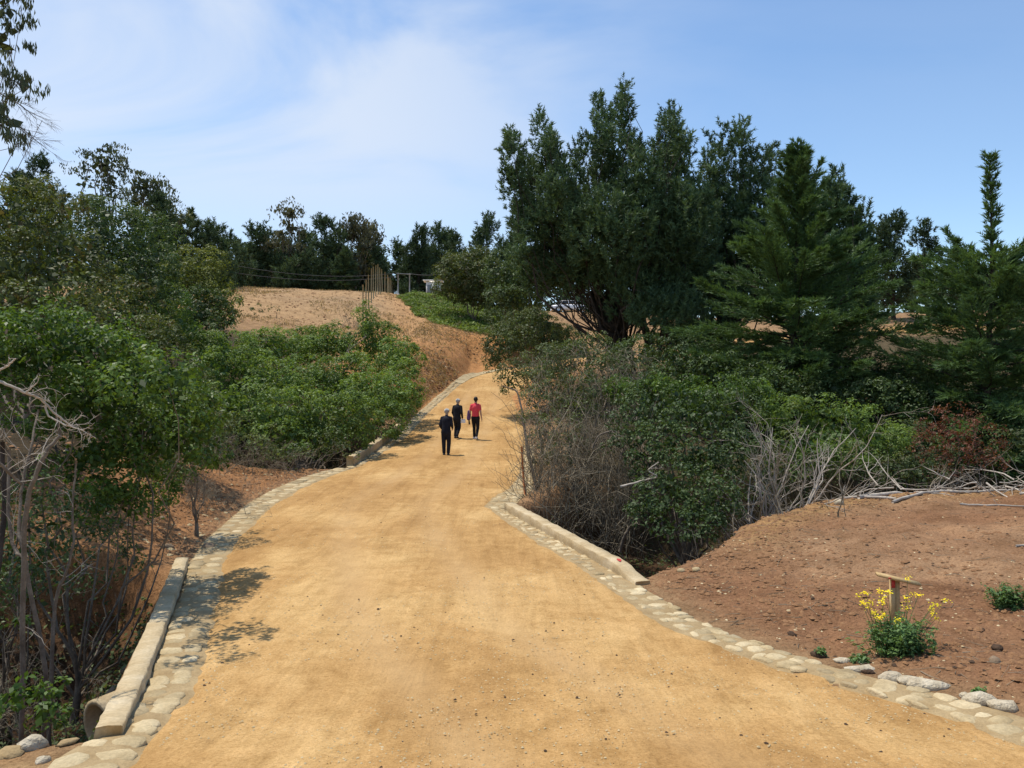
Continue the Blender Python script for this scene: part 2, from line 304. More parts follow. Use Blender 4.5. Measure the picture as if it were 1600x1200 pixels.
TL = [(-8, [-1.0,-1,-1,-1,-.9,-.8,-.6,0,2,5]), (0, [-1.75,-1.75,-1.75,-1.7,-1.6,-1.5,-1,0,2,5]), (5, [-2.66,-2.66,-2.68,-2.7,-2.7,-2.6,-2,-1,1,5]),
 (8, [-2.98,-2.98,-3.0,-3.1,-3.1,-2.8,-2,-1,1,5]), (12, [-3.08,-3.08,-3.05,-2.95,-2.6,-2.1,-1.5,-.4,2,6]), (15,[-3.1,-3.08,-2.92,-2.45,-1.4,-.9,-.5,.1,2.5,6]),
 (20,[-3,-2.98,-2.82,-2.3,-1.05,-.5,-.1,.8,3,7]), (24,[-2.9,-2.88,-2.85,-2.75,-2.2,-1.3,-.4,1,3.5,7]), (29,[-2.74,-2.74,-2.8,-2.9,-2.8,-2.2,-.9,1.4,4,8]),
 (35,[-2.32,-2.32,-2.4,-2.4,-2.2,-1.4,0,2.2,5,8]), (40,[-1.86,-1.84,-1.7,-1.6,-1.2,-.3,1.1,3,6,9]), (46,[-1.28,-1.22,-.8,-.2,.6,1.2,2.2,4,6.5,9]), (52,[-.68,-.6,.2,1.0,1.8,2.6,3.3,5,7,10]),
 (60,[.6,.9,1.9,2.8,3.4,3.9,4.5,5.6,8,11]), (65.6,[1.5,1.8,2.6,3.2,3.8,4.3,5.2,6.4,8.6,11]), (69,[3.9,4,4.1,4.2,4.4,4.9,6.3,7.3,9,11.5]), (74,[4.8,4.85,4.9,5.0,5.3,6.2,7.6,8.4,10,12]), (86,[7.2,7.2,7.3,7.4,7.7,8.5,9.5,10,11,13]), (96,[8.9,9,9.2,9.4,9.9,10.4,10.8,11.1,12,13]), (104,[9.8,9.9,10,10.2,10.6,10.9,11.3,11.6,12.2,13]), (125,[10.8,11,11.3,11.6,12,12.2,12.4,12.6,13,13.5]),(150,[12,12.2,12.5,12.8,13.2,13.4,13.4,13.4,13.6,14]), (420,[11]*10)]
CR = np.array([0, .7, 1.3, 2.2, 4, 8, 14, 25, 60, 200.])
TR = [(-8,[-1]*10), (0,[-1.75,-1.75,-1.75,-1.72,-1.7,-1.7,-1.7,-1.6,-1,0]), (6,[-2.8,-2.79,-2.72,-2.64,-2.6,-2.5,-2.3,-2,-1,1]),
 (10,[-3.06,-3.05,-2.98,-2.9,-2.84,-2.7,-2.5,-2,-1,1]), (12.5,[-3.09,-3.08,-3.02,-2.95,-2.86,-2.72,-2.5,-2.1,-1,1]), (16,[-3.06,-3.05,-3.02,-2.95,-2.82,-2.7,-2.5,-2.1,-.8,2]),
 (19,[-3.02,-3.02,-3,-2.95,-2.85,-2.6,-2.45,-2.1,-.6,2]), (22,[-2.95,-2.9,-2.9,-2.9,-3.0,-2.9,-2.7,-2.1,-.4,2]), (26,[-2.83,-2.78,-2.7,-2.7,-2.9,-2.9,-2.5,-1.8,0,3]),
 (30,[-2.7,-2.62,-2.5,-2.5,-2.5,-2.3,-2,-1.2,.6,4]), (36,[-2.25,-2.18,-2,-1.8,-1.5,-.9,-.6,0,1.6,5]), (44,[-1.5,-1.4,-1.1,-.6,0,.8,1.2,1.8,3,6]),
 (52,[-.7,-.62,-.3,.3,1,1.8,2.4,3,4.6,7]), (60,[.6,.62,.8,1.1,1.6,2.2,2.8,3.6,6,8]), (65.6,[1.5,1.5,1.5,1.6,1.7,2.0,3.0,4.2,6.6,8.6]), (69,[3.9,3.9,3.9,3.9,3.8,3.6,4,4.9,7,9]), (76,[4.6,4.6,4.6,4.6,4.8,5.2,5.6,6,7.6,9]), (88,[7.2,7.2,7.1,7.0,7.0,7.0,7.0,7,8,10]), (96,[8.4,8.3,8.2,8.1,8.0,8.0,7.9,7.6,8.5,10]), (101,[9.2,9.2,9.1,9.1,9.05,9.05,8.8,8,8.6,10]), (130,[10.2,10.2,10.1,10,9.6,9.4,9,8.6,9,10]), (420,[11]*10)]
def side(T, C, Y, d):
    ys = np.array([r[0] for r in T], float); A = np.array([r[1] for r in T], float)
    cols = np.stack([np.interp(Y, ys, A[:, i]) for i in range(A.shape[1])], 0)
    k = np.clip(np.searchsorted(C, d, side='right') - 1, 0, len(C) - 2); f = np.clip((d - C[k]) / (C[k + 1] - C[k]), 0, 1)
    idx = np.arange(d.size).reshape(d.shape); cf = cols.reshape(len(C), -1)
    return (cf[k.ravel(), idx.ravel()] * (1 - f.ravel()) + cf[k.ravel() + 1, idx.ravel()] * f.ravel()).reshape(d.shape)
def psdf(poly, X, Y):
    """distance inside (positive) a polygon"""
    P = np.array(poly, float); d = np.full(X.shape, 1e9); ins = np.zeros(X.shape, bool)
    for a, b in zip(P, np.roll(P, -1, 0)):
        e = b - a; t = np.clip(((X - a[0]) * e[0] + (Y - a[1]) * e[1]) / (e @ e), 0, 1)
        d = np.minimum(d, np.hypot(X - a[0] - t * e[0], Y - a[1] - t * e[1]))
        c = ((a[1] > Y) != (b[1] > Y)) & (X < (b[0] - a[0]) * (Y - a[1]) / (b[1] - a[1] + 1e-12) + a[0]); ins ^= c
    return np.where(ins, d, -d)
G1 = [(-3.22,6.45),(-4.0,8.6),(-5.5,13.3),(-6.4,13.9),(-8.2,12.6),(-14,11.5),(-24,11),(-24,6.5),(-9,6.3),(-6,6.1)]
G2 = [(1.85,12.75),(3.1,13.7),(3.9,14.9),(4.7,16.4),(6.9,18.7),(11,19.6),(25,20.5),(60,21),(60,27),(12,27),(4,25.5),(1.4,22.6),(.1,20.2),(-.05,19.4)]
G3 = [(-5.4,27.1),(-5.05,36.6),(-8,38.5),(-14,35),(-30,35),(-30,28),(-12,27),(-8,26)]
def base_h(X, Y):
    L = le(Y); Rr = re_(Y); dl = L - X; dr = X - Rr
    hl = side(TL, CL, Y, np.maximum(dl, 0)); hr = side(TR, CR, Y, np.maximum(dr, 0)); mid = zr(Y)
    far = sm(Y, 58, 66); t = np.clip((X - L) / (Rr - L), 0, 1)
    mid = mid * (1 - far) + far * (hl * (1 - t) + hr * t)
    return np.where(dl > 0, hl, np.where(dr > 0, hr, mid))
def H(X, Y, fine=False):
    X = np.asarray(X, float); Y = np.asarray(Y, float)
    L = le(Y); Rr = re_(Y); out = np.maximum(np.maximum(L - X, X - Rr), 0); w = np.clip((out - .5) * .6, 0, .6 + Y.clip(0, 100) * .02)
    h = 0
    for dx, dy in ((0, 0), (1, 0), (-1, 0), (0, 1), (0, -1)): h = h + base_h(X + dx * w, Y + dy * w) / 5
    o2 = sm(out, .55, 1.4); far = sm(Y, 58, 64); o3 = np.maximum(o2, far)
    h = h - 1.9 * sm(psdf(G1, X, Y), -.02, .6) * (.55 + .45 * sm(psdf(G1, X, Y), .3, 1.6))
    h = h - 2.1 * sm(psdf(G2, X, Y), 0, 1.1); h = h - 2.0 * sm(psdf(G3, X, Y), 0, 1.2)
    h = h + o3 * (.12 * fbm(X, Y, .45, 5) + .065 * fbm(X, Y, 2.0, 9) + sm(Y, 40, 80) * .18 * fbm(X, Y, .16, 6))
    # loose ridge of pushed-up earth along the rim of the right-hand gully
    g2 = psdf(G2, X, Y); h = h + .05 * np.exp(-((g2 + .45) / .45) ** 2) * sm(X, 2.2, 3.6) * (1 + .6 * fbm(X, Y, 1.5, 22))
    g4 = np.exp(-(((X - re_(Y)) - 1.35) / .5) ** 2) * sm(Y, 9.2, 7.2) * sm(Y, 4, 6); h = h + .1 * g4 * (1 + .5 * fbm(X, Y, 1.7, 31))
    if fine: h = h + o3 * (.05 * fbm(X, Y, 5.0, 12, 3) + sm(Y, 62, 75) * .14 * fbm(X * .35, Y, 1.1, 14, 2))
    return h
def hz(x, y): return float(H(np.array([x]), np.array([y]))[0])
def on(px, Y): x = (px - 800) * Y / F; return np.array([x, Y, hz(x, Y)])

gx = np.concatenate([-np.geomspace(15, 420, 60)[::-1], np.arange(-14.9, 14.95, .13), np.geomspace(15, 420, 60)])
gy = np.concatenate([np.arange(-8, 32, .13), np.arange(32, 60, .3), np.arange(60, 110, .55), np.geomspace(110.5, 600, 40)])
GX, GY = np.meshgrid(gx, gy); GZ = H(GX, GY, True)
RP = [(56, -4.1, 1.2), (60, -3.2, 3.2), (63, -1.8, 6.5)]
ROADL = [(Y, le(Y)) for Y in np.arange(-8, 56, .5)] + [(56,-3.5),(58.5,-3.0),(61,-2.0),(63.2,-.2),(64.6,2.4),(65.2,6),(65.2,12),(64,22),(63,34)]
ROADR = [(Y, re_(Y)) for Y in np.arange(-8, 52, .5)] + [(52,.1),(54,.7),(56,1.7),(57.5,3.2),(58.8,5.4),(59.3,8.5),(59.3,14),(58.4,23),(57.6,34)]
bend = [(a[1], a[0]) for a in ROADL if a[0] >= 51] + [(a[1], a[0]) for a in ROADR[::-1] if a[0] >= 51]
inroad = (GX > le(GY) + .12) & (GX < re_(GY) - .12) & (GY < 56) | (psdf(bend, GX, GY) > .15)
GZ = GZ - .14 * inroad
mb = MB(); mb.add(np.stack([GX, GY, GZ], -1), grid_faces(len(gy), len(gx)))
me = mb.mesh('ground', M['soil'], True)
def lerp(a, b, t): return a * (1 - t[..., None]) + np.array(b) * t[..., None]
col = np.zeros(GX.shape + (3,)) + np.array([.30, .185, .095])
nn = fbm(GX, GY, .3, 40, 4)
col = lerp(col, [.40, .255, .13], sm(GY, 55, 68) * sm(GX, 4, -2)); col = lerp(col, [.335, .225, .125], sm(GY, 64, 80) * sm(GX, -6, -11) * sm(nn, -.3, .5))
col = lerp(col, [.43, .215, .085], sm(GY, 41, 46) * sm(GY, 76, 68) * sm(GX, -14, -8) * sm(GX, 6, 1))
col = lerp(col, [.45, .265, .125], np.exp(-((GX - np.interp(GY, [56, 62, 70, 80, 92, 104], [-7, -7.5, -8.0, -10.2, -12.5, -13.4])) / 1.8) ** 2) * sm(GY, 56, 64) * sm(GY, 110, 96))
re1 = sm(GX - re_(GY), .5, 1.3) * sm(GY, 24, 20); rc = lerp(np.zeros(GX.shape + (3,)) + np.array([.25, .130, .066]), [.335, .20, .108], sm(fbm(GX, GY, .55, 44, 4), -.35, .55))
rc = lerp(rc, [.155, .055, .024], sm(GX - GY * .62, -.2, 1.2) * sm(GY, 10.5, 7.5)); col = col * (1 - re1[..., None]) + rc * re1[..., None]
l1 = sm(le(GY) - GX, .5, 1.2) * sm(GY, 29, 25) * sm(GY, 4, 7); col = lerp(col, [.36, .18, .078], l1)
col = lerp(col, [.36, .215, .09], np.exp(-((psdf(G2, GX, GY) + .35) / .5) ** 2) * sm(GX, 3.2, 5) * .8)
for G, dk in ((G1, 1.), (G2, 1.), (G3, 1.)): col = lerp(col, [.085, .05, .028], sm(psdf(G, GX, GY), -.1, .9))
col = lerp(col, [.06, .045, .026], sm(le(GY) - GX, 2.8, 4.0) * sm(GY, 56, 50) * sm(GY, 5, 9) * np.maximum(sm(GY, 46, 40), sm(le(GY) - GX, 6, 8)))  # leaf litter under the left thickets, with canopy shade put into its colour
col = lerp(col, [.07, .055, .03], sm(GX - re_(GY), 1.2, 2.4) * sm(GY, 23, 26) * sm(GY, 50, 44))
col = lerp(col, [.42, .27, .13], sm(GY, 6.6, 5.6) * (GX < le(GY)))
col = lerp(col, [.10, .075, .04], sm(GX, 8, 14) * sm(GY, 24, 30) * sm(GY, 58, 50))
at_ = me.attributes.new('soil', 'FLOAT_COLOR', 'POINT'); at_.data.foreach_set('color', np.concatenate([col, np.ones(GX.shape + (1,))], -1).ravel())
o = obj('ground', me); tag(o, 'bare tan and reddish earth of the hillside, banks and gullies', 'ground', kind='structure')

# road: one ribbon of compacted sand between its two verges
def arclen(P): P = np.array(P, float)[:, ::-1]; s = np.concatenate([[0], np.cumsum(np.hypot(*np.diff(P, axis=0).T))]); return P, s / s[-1]
def edge_at(E, Y): return E
# match left and right edges by row: by Y up to 51, then by fraction round the bend
rowsL, rowsR = [], []
for Y in np.concatenate([np.arange(-8, 14, .09), np.arange(14, 30, .14), np.arange(30, 51.01, .3)]): rowsL.append((le(Y), Y)); rowsR.append((re_(Y), Y))
bl, sl = arclen([(51, le(51))] + [a for a in ROADL if a[0] > 51 or a[1] > 0]); br, sr = arclen([(51, re_(51))] + [a for a in ROADR if (a[0] > 51.4 and a[1] < 40 and a[0] > 51)])
bl = np.array([[le(51), 51]] + [[x, y] for y, x in ROADL[-9:]]); br = np.array([[re_(51), 51]] + [[x, y] for y, x in ROADR[-9:]])
for q in np.linspace(0.02, 1, 110):
    for A, rows in ((bl, rowsL), (br, rowsR)):
        s = np.concatenate([[0], np.cumsum(np.hypot(*np.diff(A, axis=0).T))]); s /= s[-1]
        rows.append((np.interp(q, s, A[:, 0]), np.interp(q, s, A[:, 1])))
rowsL = np.array(rowsL); rowsR = np.array(rowsR); nR = len(rowsL); NC = 61
sL = np.arange(nR); wob = .07 * fbm(rowsL[:, 1], rowsL[:, 0], 1.6, 70, 3) + .05 * fbm(rowsL[:, 1], rowsL[:, 0], 7, 71, 2); wob2 = .07 * fbm(rowsR[:, 1], rowsR[:, 0], 1.6, 72, 3) + .05 * fbm(rowsR[:, 1], rowsR[:, 0], 7, 73, 2)
dv = nrm(rowsR - rowsL); EL = rowsL - dv * (wob[:, None] + .03); ER = rowsR + dv * (wob2[:, None] + .03)
tt = np.linspace(0, 1, NC); tt = tt + .04 * np.sin(2 * np.pi * tt) * -1
RXY = EL[:, None] * (1 - tt[None, :, None]) + ER[:, None] * tt[None, :, None]
X, Y = RXY[..., 0], RXY[..., 1]
ed = np.minimum(tt, 1 - tt)[None] * np.linalg.norm(ER - EL, axis=1)[:, None]
Z = H(X, Y) + .05 * sm(ed, -.01, .14) - .005 + .05 * np.sin(np.pi * tt)[None] + sm(ed, .05, .5) * (.012 * fbm(X, Y, 1.3, 80, 3) + .007 * fbm(X, Y, 6, 84, 2))
cx = X - (le(Y) + re_(Y)) / 2; whl = (np.exp(-((cx - .95 + .15 * np.sin(Y * .22)) / .3) ** 2) + np.exp(-((cx + .85 + .15 * np.sin(Y * .22)) / .3) ** 2)) * sm(Y, 58, 50)
Z = Z - .02 * whl
mb = MB(); mb.add(np.stack([X, Y, Z], -1), grid_faces(nR, NC)); me = mb.mesh('dirt_road', M['road'], True)
a_ = me.attributes.new('wheel', 'FLOAT', 'POINT'); a_.data.foreach_set('value', (whl * .6 * (.5 + .5 * sm(fbm(X, Y, .8, 88, 3), -.3, .4))).ravel())
tag(obj('dirt_road', me), 'compacted golden sand road dipping then climbing and bending right', 'road', kind='structure')

# ---------------------------------------------------------------- stone verges
def stone_mesh(rng, name, m, n=10, dome=.34):
    a = np.arange(n) * 2 * np.pi / n + rng.normal(0, .12, n); r = 1 + rng.normal(0, .1, n); r[rng.integers(n)] *= .86
    ex = .75; cx_ = np.sign(np.cos(a)) * np.abs(np.cos(a)) ** ex * r; cy_ = np.sign(np.sin(a)) * np.abs(np.sin(a)) ** ex * r
    ring = lambda s, z: np.stack([cx_ * s, cy_ * s, np.full(n, z) + rng.normal(0, .03, n)], -1)
    V = np.concatenate([ring(1., -.5), ring(1.0, .05), ring(.86, dome * .75), ring(.45, dome + .05), [[0, 0, dome + .08]]])
    q = MB(); q.add(V, grid_faces(4, n, True)); k = np.arange(n)
    q.f.append(np.stack([3 * n + k, 3 * n + (k + 1) % n, np.full(n, 4 * n)], -1)); q.r.append(np.full(n, .5)); return q.mesh(name, m, True)
rs = np.random.default_rng(7)
STONES = [stone_mesh(rs, 'stone', M['stone']) for _ in range(14)]
ROCKS = []
def rock_mesh(rng, m, rough=.22):
    n, k = 9, 6; th = np.linspace(0, np.pi, k)[1:-1]; V = [[0, 0, 1]]
    for t in th:
        for j in range(n): V.append([math.sin(t) * math.cos(j * 2 * math.pi / n), math.sin(t) * math.sin(j * 2 * math.pi / n), math.cos(t)])
    V.append([0, 0, -1]); V = np.array(V); V = V * (1 + rough * (noise3(V * 1.6 + rng.uniform(0, 50, 3), 3) * 2 - 1) + rough * .5 * (noise3(V * 4 + rng.uniform(0, 50, 3), 4) * 2 - 1))[:, None]
    q = MB(); q.add(V, grid_faces(len(th), n, True) + 1); kk = np.arange(n)
    q.f.append(np.stack([np.zeros(n, int), 1 + kk, 1 + (kk + 1) % n], -1)[:, ::-1]); q.r.append(np.full(n, .5))
    b = 1 + (len(th) - 1) * n; q.f.append(np.stack([np.full(n, len(V) - 1), b + kk, b + (kk + 1) % n], -1)); q.r.append(np.full(n, .5))
    return q.mesh('rock', m, True)
def place(name, me, parent, loc, rot, sc):
    o = bpy.data.objects.new(name, me); SC.collection.objects.link(o); o.parent = parent
    o.location = loc; o.rotation_euler = rot; o.scale = sc; return o
def verge(sign, y0, y1, wfun, name, label, ystuff, skip=lambda y, t: False, seed=1):
    """a mortar strip beside the road (the thing) with its bedded stones as parts"""
    rng = np.random.default_rng(seed); ys = np.arange(y0, y1, .16); E = (le if sign < 0 else re_)
    cols = np.linspace(-.22, 1, 7); Xs = []; 
    for y in ys:
        w = wfun(y) + .05 * float(fbm(np.array([y]), np.array([sign * 5.]), 1.1, 60)[0]); Xs.append(E(y) + sign * w * cols)
    Xs = np.array(Xs); Ys = np.repeat(ys[:, None], 7, 1); Zs = H(Xs, Ys) + .028 * (1 - np.maximum(0, cols[None] - .85) * 5) + .008 * fbm(Xs, Ys, 5, 61, 2)
    q = MB(); f = grid_faces(len(ys), 7); q.add(np.stack([Xs, Ys, Zs], -1), f if sign > 0 else f); root = q.build(name, M['mortar'], None, True)
    tag(root, label, 'stone verge'); st = MB(); y = y0 + .1; cnt = 0
    while y < y1 - .3:
        la = rng.uniform(.20, .36) * (1 if sign < 0 else .72); w = wfun(y); nrow = 2 if (w < .75 and sign < 0) else 3; cuts = np.sort(np.clip(np.linspace(0, 1, nrow + 1) + np.r_[0, rng.normal(0, .09, nrow - 1), 0], 0, 1))
        for a, b in zip(cuts[:-1], cuts[1:]):
            t = (a + b) / 2; off = rng.normal(0, .07); yy = y + la / 2 + off; x = E(yy) + sign * (w * t * .94 + .02); hw = w * (b - a) / 2 * rng.uniform(.86, 1.0); hl = la / 2 * rng.uniform(.88, 1.04)
            if skip(yy, t) or rng.random() < .08: continue
            z = hz(x, yy); ang = math.atan2(1, (E(yy + .5) - E(yy - .5))) - math.pi / 2 + rng.normal(0, .2); sc = (hw, hl, rng.uniform(.045, .07))
            lz = z + .022 + rng.uniform(-.012, .006)
            if yy < ystuff: place('stone', STONES[rng.integers(14)], root, (x, yy, lz), (rng.normal(0, .05), rng.normal(0, .05), ang), sc); cnt += 1
            else:
                me = STONES[rng.integers(14)]; co = np.zeros(len(me.vertices) * 3); me.vertices.foreach_get('co', co); co = co.reshape(-1, 3) * sc
                c_, s_ = math.cos(ang), math.sin(ang); co = co @ np.array([[c_, s_, 0], [-s_, c_, 0], [0, 0, 1]]) + [x, yy, lz]
                nq = len([p for p in me.polygons if p.loop_total == 4]); ff = np.array([list(p.vertices) for p in me.polygons if p.loop_total == 4]); f3 = np.array([list(p.vertices) for p in me.polygons if p.loop_total == 3])
                n0 = st.n; st.add(co, ff); st.f.append(f3 + n0); st.r.append(np.full(len(f3), .5))
        y += la
    if st.n: tag(st.build('far_stones', M['stone'], root, True), kind='stuff')
    return root
def wl(y): return float(np.interp(y, [4, 6, 6.6, 10, 14, 15, 24, 26, 28, 60], [.6, .56, .42, .52, .56, .58, .75, .7, .45, .6]))
def wr(y): return float(np.interp(y, [4, 8, 12, 13, 19, 20, 22, 24, 30], [.66, .56, .52, .45, .46, .7, .75, .5, .35]))
VL = verge(-1, 4.4, 56.3, wl, 'stone_verge', 'flat pale stones bedded along the left edge of the sand road', 25, seed=3)
verge(1, 4.2, 33, wr, 'stone_verge', 'flat pale stones bedded along the right edge of the sand road', 24, skip=lambda y, t: (12.3 < y < 14.2 and t > .5 and (y * 7) % 1 < .6), seed=4)

q = MB(); A = np.array([[x, y] for y, x in ROADL][-9:-2]); s = np.linspace(0, len(A) - 1, 60); C = np.stack([np.interp(s, np.arange(len(A)), A[:, k]) for k in (0, 1)], -1); tg = nrm(np.gradient(C, axis=0)); nv = np.stack([-tg[:, 1], tg[:, 0]], -1)
V = C[:, None] + nv[:, None] * np.linspace(-.1, .5, 6)[None, :, None]; q.add(np.concatenate([V, (H(V[..., 0], V[..., 1]) + .07 + .02 * fbm(V[..., 0], V[..., 1], 4, 3, 2))[..., None]], -1), grid_faces(60, 6)[:, ::-1]); tag(q.build('bend_stones', M['stone'], VL, True), kind='stuff')
# ---------------------------------------------------------------- concrete headwalls of the culverts
def headwall(p0, p1, w, h, deep, name, label, chips=0, nlump=0, seed=0, sink0=0, sink1=0):
    rng = np.random.default_rng(seed); p0 = np.array(p0); p1 = np.array(p1); d = nrm(p1 - p0); nv = np.array([d[1], -d[0]]); Ln = np.linalg.norm(p1 - p0); n = int(Ln / .16) + 2
    s = np.linspace(0, Ln, n); C = p0 + d * s[:, None]; zt = H(C[:, 0] * 0 + C[:, 0] , C[:, 1]) * 0 + zr(C[:, 1]) + h; zt = zt - sink0 * sm(s, .9, 0) - sink1 * sm(s, Ln - 1.0, Ln)
    zt = np.convolve(np.pad(zt, 2, 'edge'), np.ones(5) / 5, 'valid') + rng.normal(0, .006, n); b = .012
    prof = [(-w / 2, -deep, 0), (-w / 2, -h * .5, 1), (-w / 2, -b, 1), (-w / 2 + b, 0, 1), (0, .004, 1), (w / 2 - b, 0, 1), (w / 2, -b, 1), (w / 2, -h * .5, 1), (w / 2, -deep, 0)]
    V = np.zeros((n, len(prof), 3))
    for j, (t, z, _) in enumerate(prof):
        jt = rng.normal(0, .005, n); V[:, j, :2] = C + nv * (t + jt)[:, None]; V[:, j, 2] = zt + z + (rng.normal(0, .004, n) if z > -1 else 0)
    k = len(prof); q = MB(); q.add(V, grid_faces(n, k)[:, ::-1]); q.f.append(np.array([np.arange(k)[::-1]])); q.r.append(np.array([.5])); q.f.append(np.array([np.arange(k) + (n - 1) * k])); q.r.append(np.array([.5]))
    o = q.build(name, M['concrete']); tag(o, label, 'concrete headwall'); return o, C, zt, nv
hw1, *_ = headwall((-3.2, 6.5), (-5.6, 13.9), .21, .15, 1.9, 'culvert_headwall', 'long straight concrete headwall by the near left gully, shaded by trees', seed=1)
hw2, C2, zt2, nv2 = headwall((2.0, 12.55), (-.06, 19.35), .24, .21, 2.2, 'culvert_headwall', 'sunlit concrete headwall with a red paint spot, right of the road', seed=2, sink0=.16)
hw3, *_ = headwall((-5.47, 27.6), (-5.08, 37.2), .24, .34, 2.2, 'culvert_headwall', 'short far concrete headwall at the foot of the vine thicket', seed=3)
q = MB(); k = 6; an = np.arange(9) * 2 * np.pi / 9; rr_ = .055 * (1 + .2 * rs.normal(size=9)); c = np.array([C2[k][0] + .03, C2[k][1], zt2[k] + .0085])
q.add(np.concatenate([[c], np.stack([c[0] + rr_ * np.cos(an) * .7, c[1] + rr_ * 2 * np.sin(an), np.full(9, c[2])], -1)]), np.stack([np.zeros(9, int), 1 + np.arange(9), 1 + (np.arange(9) + 1) % 9], -1)); q.build('paint_spot', M['redpaint'], hw2)
# rough mortar spilled over the end of the right headwall
q = MB(); P = np.array([[2.08, 12.5, -2.99], [2.0, 12.9, -2.92], [1.9, 13.3, -2.89], [1.72, 13.8, -2.885]]); tubes(q, P, np.array([.03, .055, .045, .015]), 7, cap=True); 
# concrete pipe under the near left headwall
pc = np.array([-4.5, 8.9, -3.72]); ax = nrm(np.array([-.55, -.83, -.06])); q = MB()
def ringp(c, ax, r, n=20):
    a = nrm(np.cross(ax, [0, 0, 1.])); b = np.cross(a, ax); t = np.arange(n) * 2 * np.pi / n; return c + r * (np.cos(t)[:, None] * a + np.sin(t)[:, None] * b)
pr = [(0, .36), (.0, .30), (-.9, .29), (-1.0, .0)]; V = [ringp(pc - ax * 1.0, ax, .29), ringp(pc, ax, .29), ringp(pc + ax * .005, ax, .235), ringp(pc - ax * 1.0, ax, .23), ringp(pc - ax * 1.0, ax, .01)]
q.add(np.concatenate(V), grid_faces(5, 20, True)); tag(q.build('culvert_pipe', M['concrete'], None, True), 'round concrete culvert pipe opening below the near left headwall', 'culvert pipe')
# ---------------------------------------------------------------- vegetation tools
UP = np.array([0, 0, 1.])
def lob(px, py, Y, rx, ry, dep=None):
    c = at(px, py, Y); k = Y / F; return (*c, rx * k, (dep if dep is not None else (rx + ry) / 2 * k), ry * k)
def rdir(rng, n): return nrm(rng.normal(size=(n, 3)))
def shell(rng, lobes, dens, lump=.22, cut=.8, low=-.75, minr=.0):
    """points and outward normals over a union of lumpy ellipsoids"""
    Ps, Ns = [], []; Lb = np.array(lobes, float)
    for i, l in enumerate(Lb):
        c, r = l[:3], l[3:]; a = 4 * np.pi * ((r[0] * r[1]) ** 1.6 / 3 + (r[0] * r[2]) ** 1.6 / 3 + (r[1] * r[2]) ** 1.6 / 3) ** (1 / 1.6)
        n = max(3, int(a * dens)); d = rdir(rng, n); d = d[d[:, 2] > low]; s = 1 + lump * 2 * (noise3(c + d * r * .9 / max(.3, r.mean() * .5), 17) - .5)
        p = c + d * r * s[:, None]; keep = np.ones(len(p), bool)
        for j, m in enumerate(Lb):
            if j != i: keep &= (((p - m[:3]) / m[3:]) ** 2).sum(1) > cut ** 2
        p = p[keep]; Ps.append(p); Ns.append(nrm(((p - c) / r) / r * r.mean()))
    return np.concatenate(Ps), np.concatenate(Ns)
def leaves(mb, rng, P, Nn, size, ratio=.45, up=.5, jit=.7, hang=0, r=None):
    n = len(P); nm = nrm(Nn + up * UP + rng.normal(0, jit, (n, 3))); t = nrm(np.cross(nm, rdir(rng, n)))
    if hang: t = nrm(t * (1 - hang) + np.array([0, 0, -hang * 1.6]) + rng.normal(0, .15, (n, 3))); nm = nrm(np.cross(t, rdir(rng, n)))
    b = np.cross(nm, t); s = size * rng.uniform(.6, 1.3, n)[:, None]; tip = t * s; w = b * s * ratio * .5; dr = nm * s * .12
    V = np.stack([P - tip * .5, P + w + dr, P + tip * .5, P - w + dr], 1).reshape(-1, 3)
    mb.add(V, np.arange(4 * n).reshape(-1, 4), rng.uniform(0, 1, n) if r is None else r)
def leafclumps(mb, rng, lobes, sub, sdens, per, size, ratio=.45, lump=.25, hang=0, up=.5, core=.12, low=-.75, cut=.8, hollow=.36):
    per = max(8, int(per * .8)); size *= 1.07; P, Nn = shell(rng, lobes, sdens, lump, cut, low)
    kp = noise3(P / (sub * 4.2), 77) > hollow; P, Nn = P[kp], Nn[kp]
    n = len(P); rad = sub * rng.uniform(.45, 1.45, n); tone = np.clip(rng.uniform(0, .3, n) + .55 * (noise3(P / (sub * 3), 78) - .3), 0, .6); k = np.repeat(np.arange(n), per); m = len(k)
    d = nrm(Nn[k] * .6 + UP * .25 + rng.normal(0, .75, (m, 3))); f = rng.uniform(.35, 1, m) ** .6
    p = P[k] + d * (rad[k] * f)[:, None] * np.array([1.1, 1.1, .85]); leaves(mb, rng, p, d, size, ratio, up, .55, hang, np.clip(tone[k] + rng.uniform(0, .55, m), 0, 1))
    if core:
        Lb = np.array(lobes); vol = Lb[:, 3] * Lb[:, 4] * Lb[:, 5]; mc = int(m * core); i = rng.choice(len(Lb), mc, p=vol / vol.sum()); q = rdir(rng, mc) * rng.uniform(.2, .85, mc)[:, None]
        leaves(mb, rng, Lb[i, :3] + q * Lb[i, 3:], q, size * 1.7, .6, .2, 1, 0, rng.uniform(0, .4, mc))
    return P, Nn
def needles(mb, rng, P, D, length, per, nl, nw, spread=.9):
    """bottle-brush shoots: P bases, D axes, each with `per` thin triangles"""
    n = len(P); k = np.repeat(np.arange(n), per); m = len(k); L = length * rng.uniform(.6, 1.25, n); t = rng.uniform(.05, 1, m); ax = D[k]
    rad = nrm(np.cross(ax, rdir(rng, m))); d = nrm(ax * (.45 + .5 * t[:, None]) + rad * spread); p = P[k] + ax * (L[k] * t)[:, None]
    s = nl * rng.uniform(.7, 1.2, m); w = nrm(np.cross(d, rdir(rng, m))) * (nw * .5); V = np.stack([p - w, p + w, p + d * s[:, None]], 1).reshape(-1, 3)
    tone = rng.uniform(0, .5, n); mb.add(V, np.arange(3 * m).reshape(-1, 3), np.clip(tone[k] + rng.uniform(0, .5, m), 0, 1))
kw_limb = .42
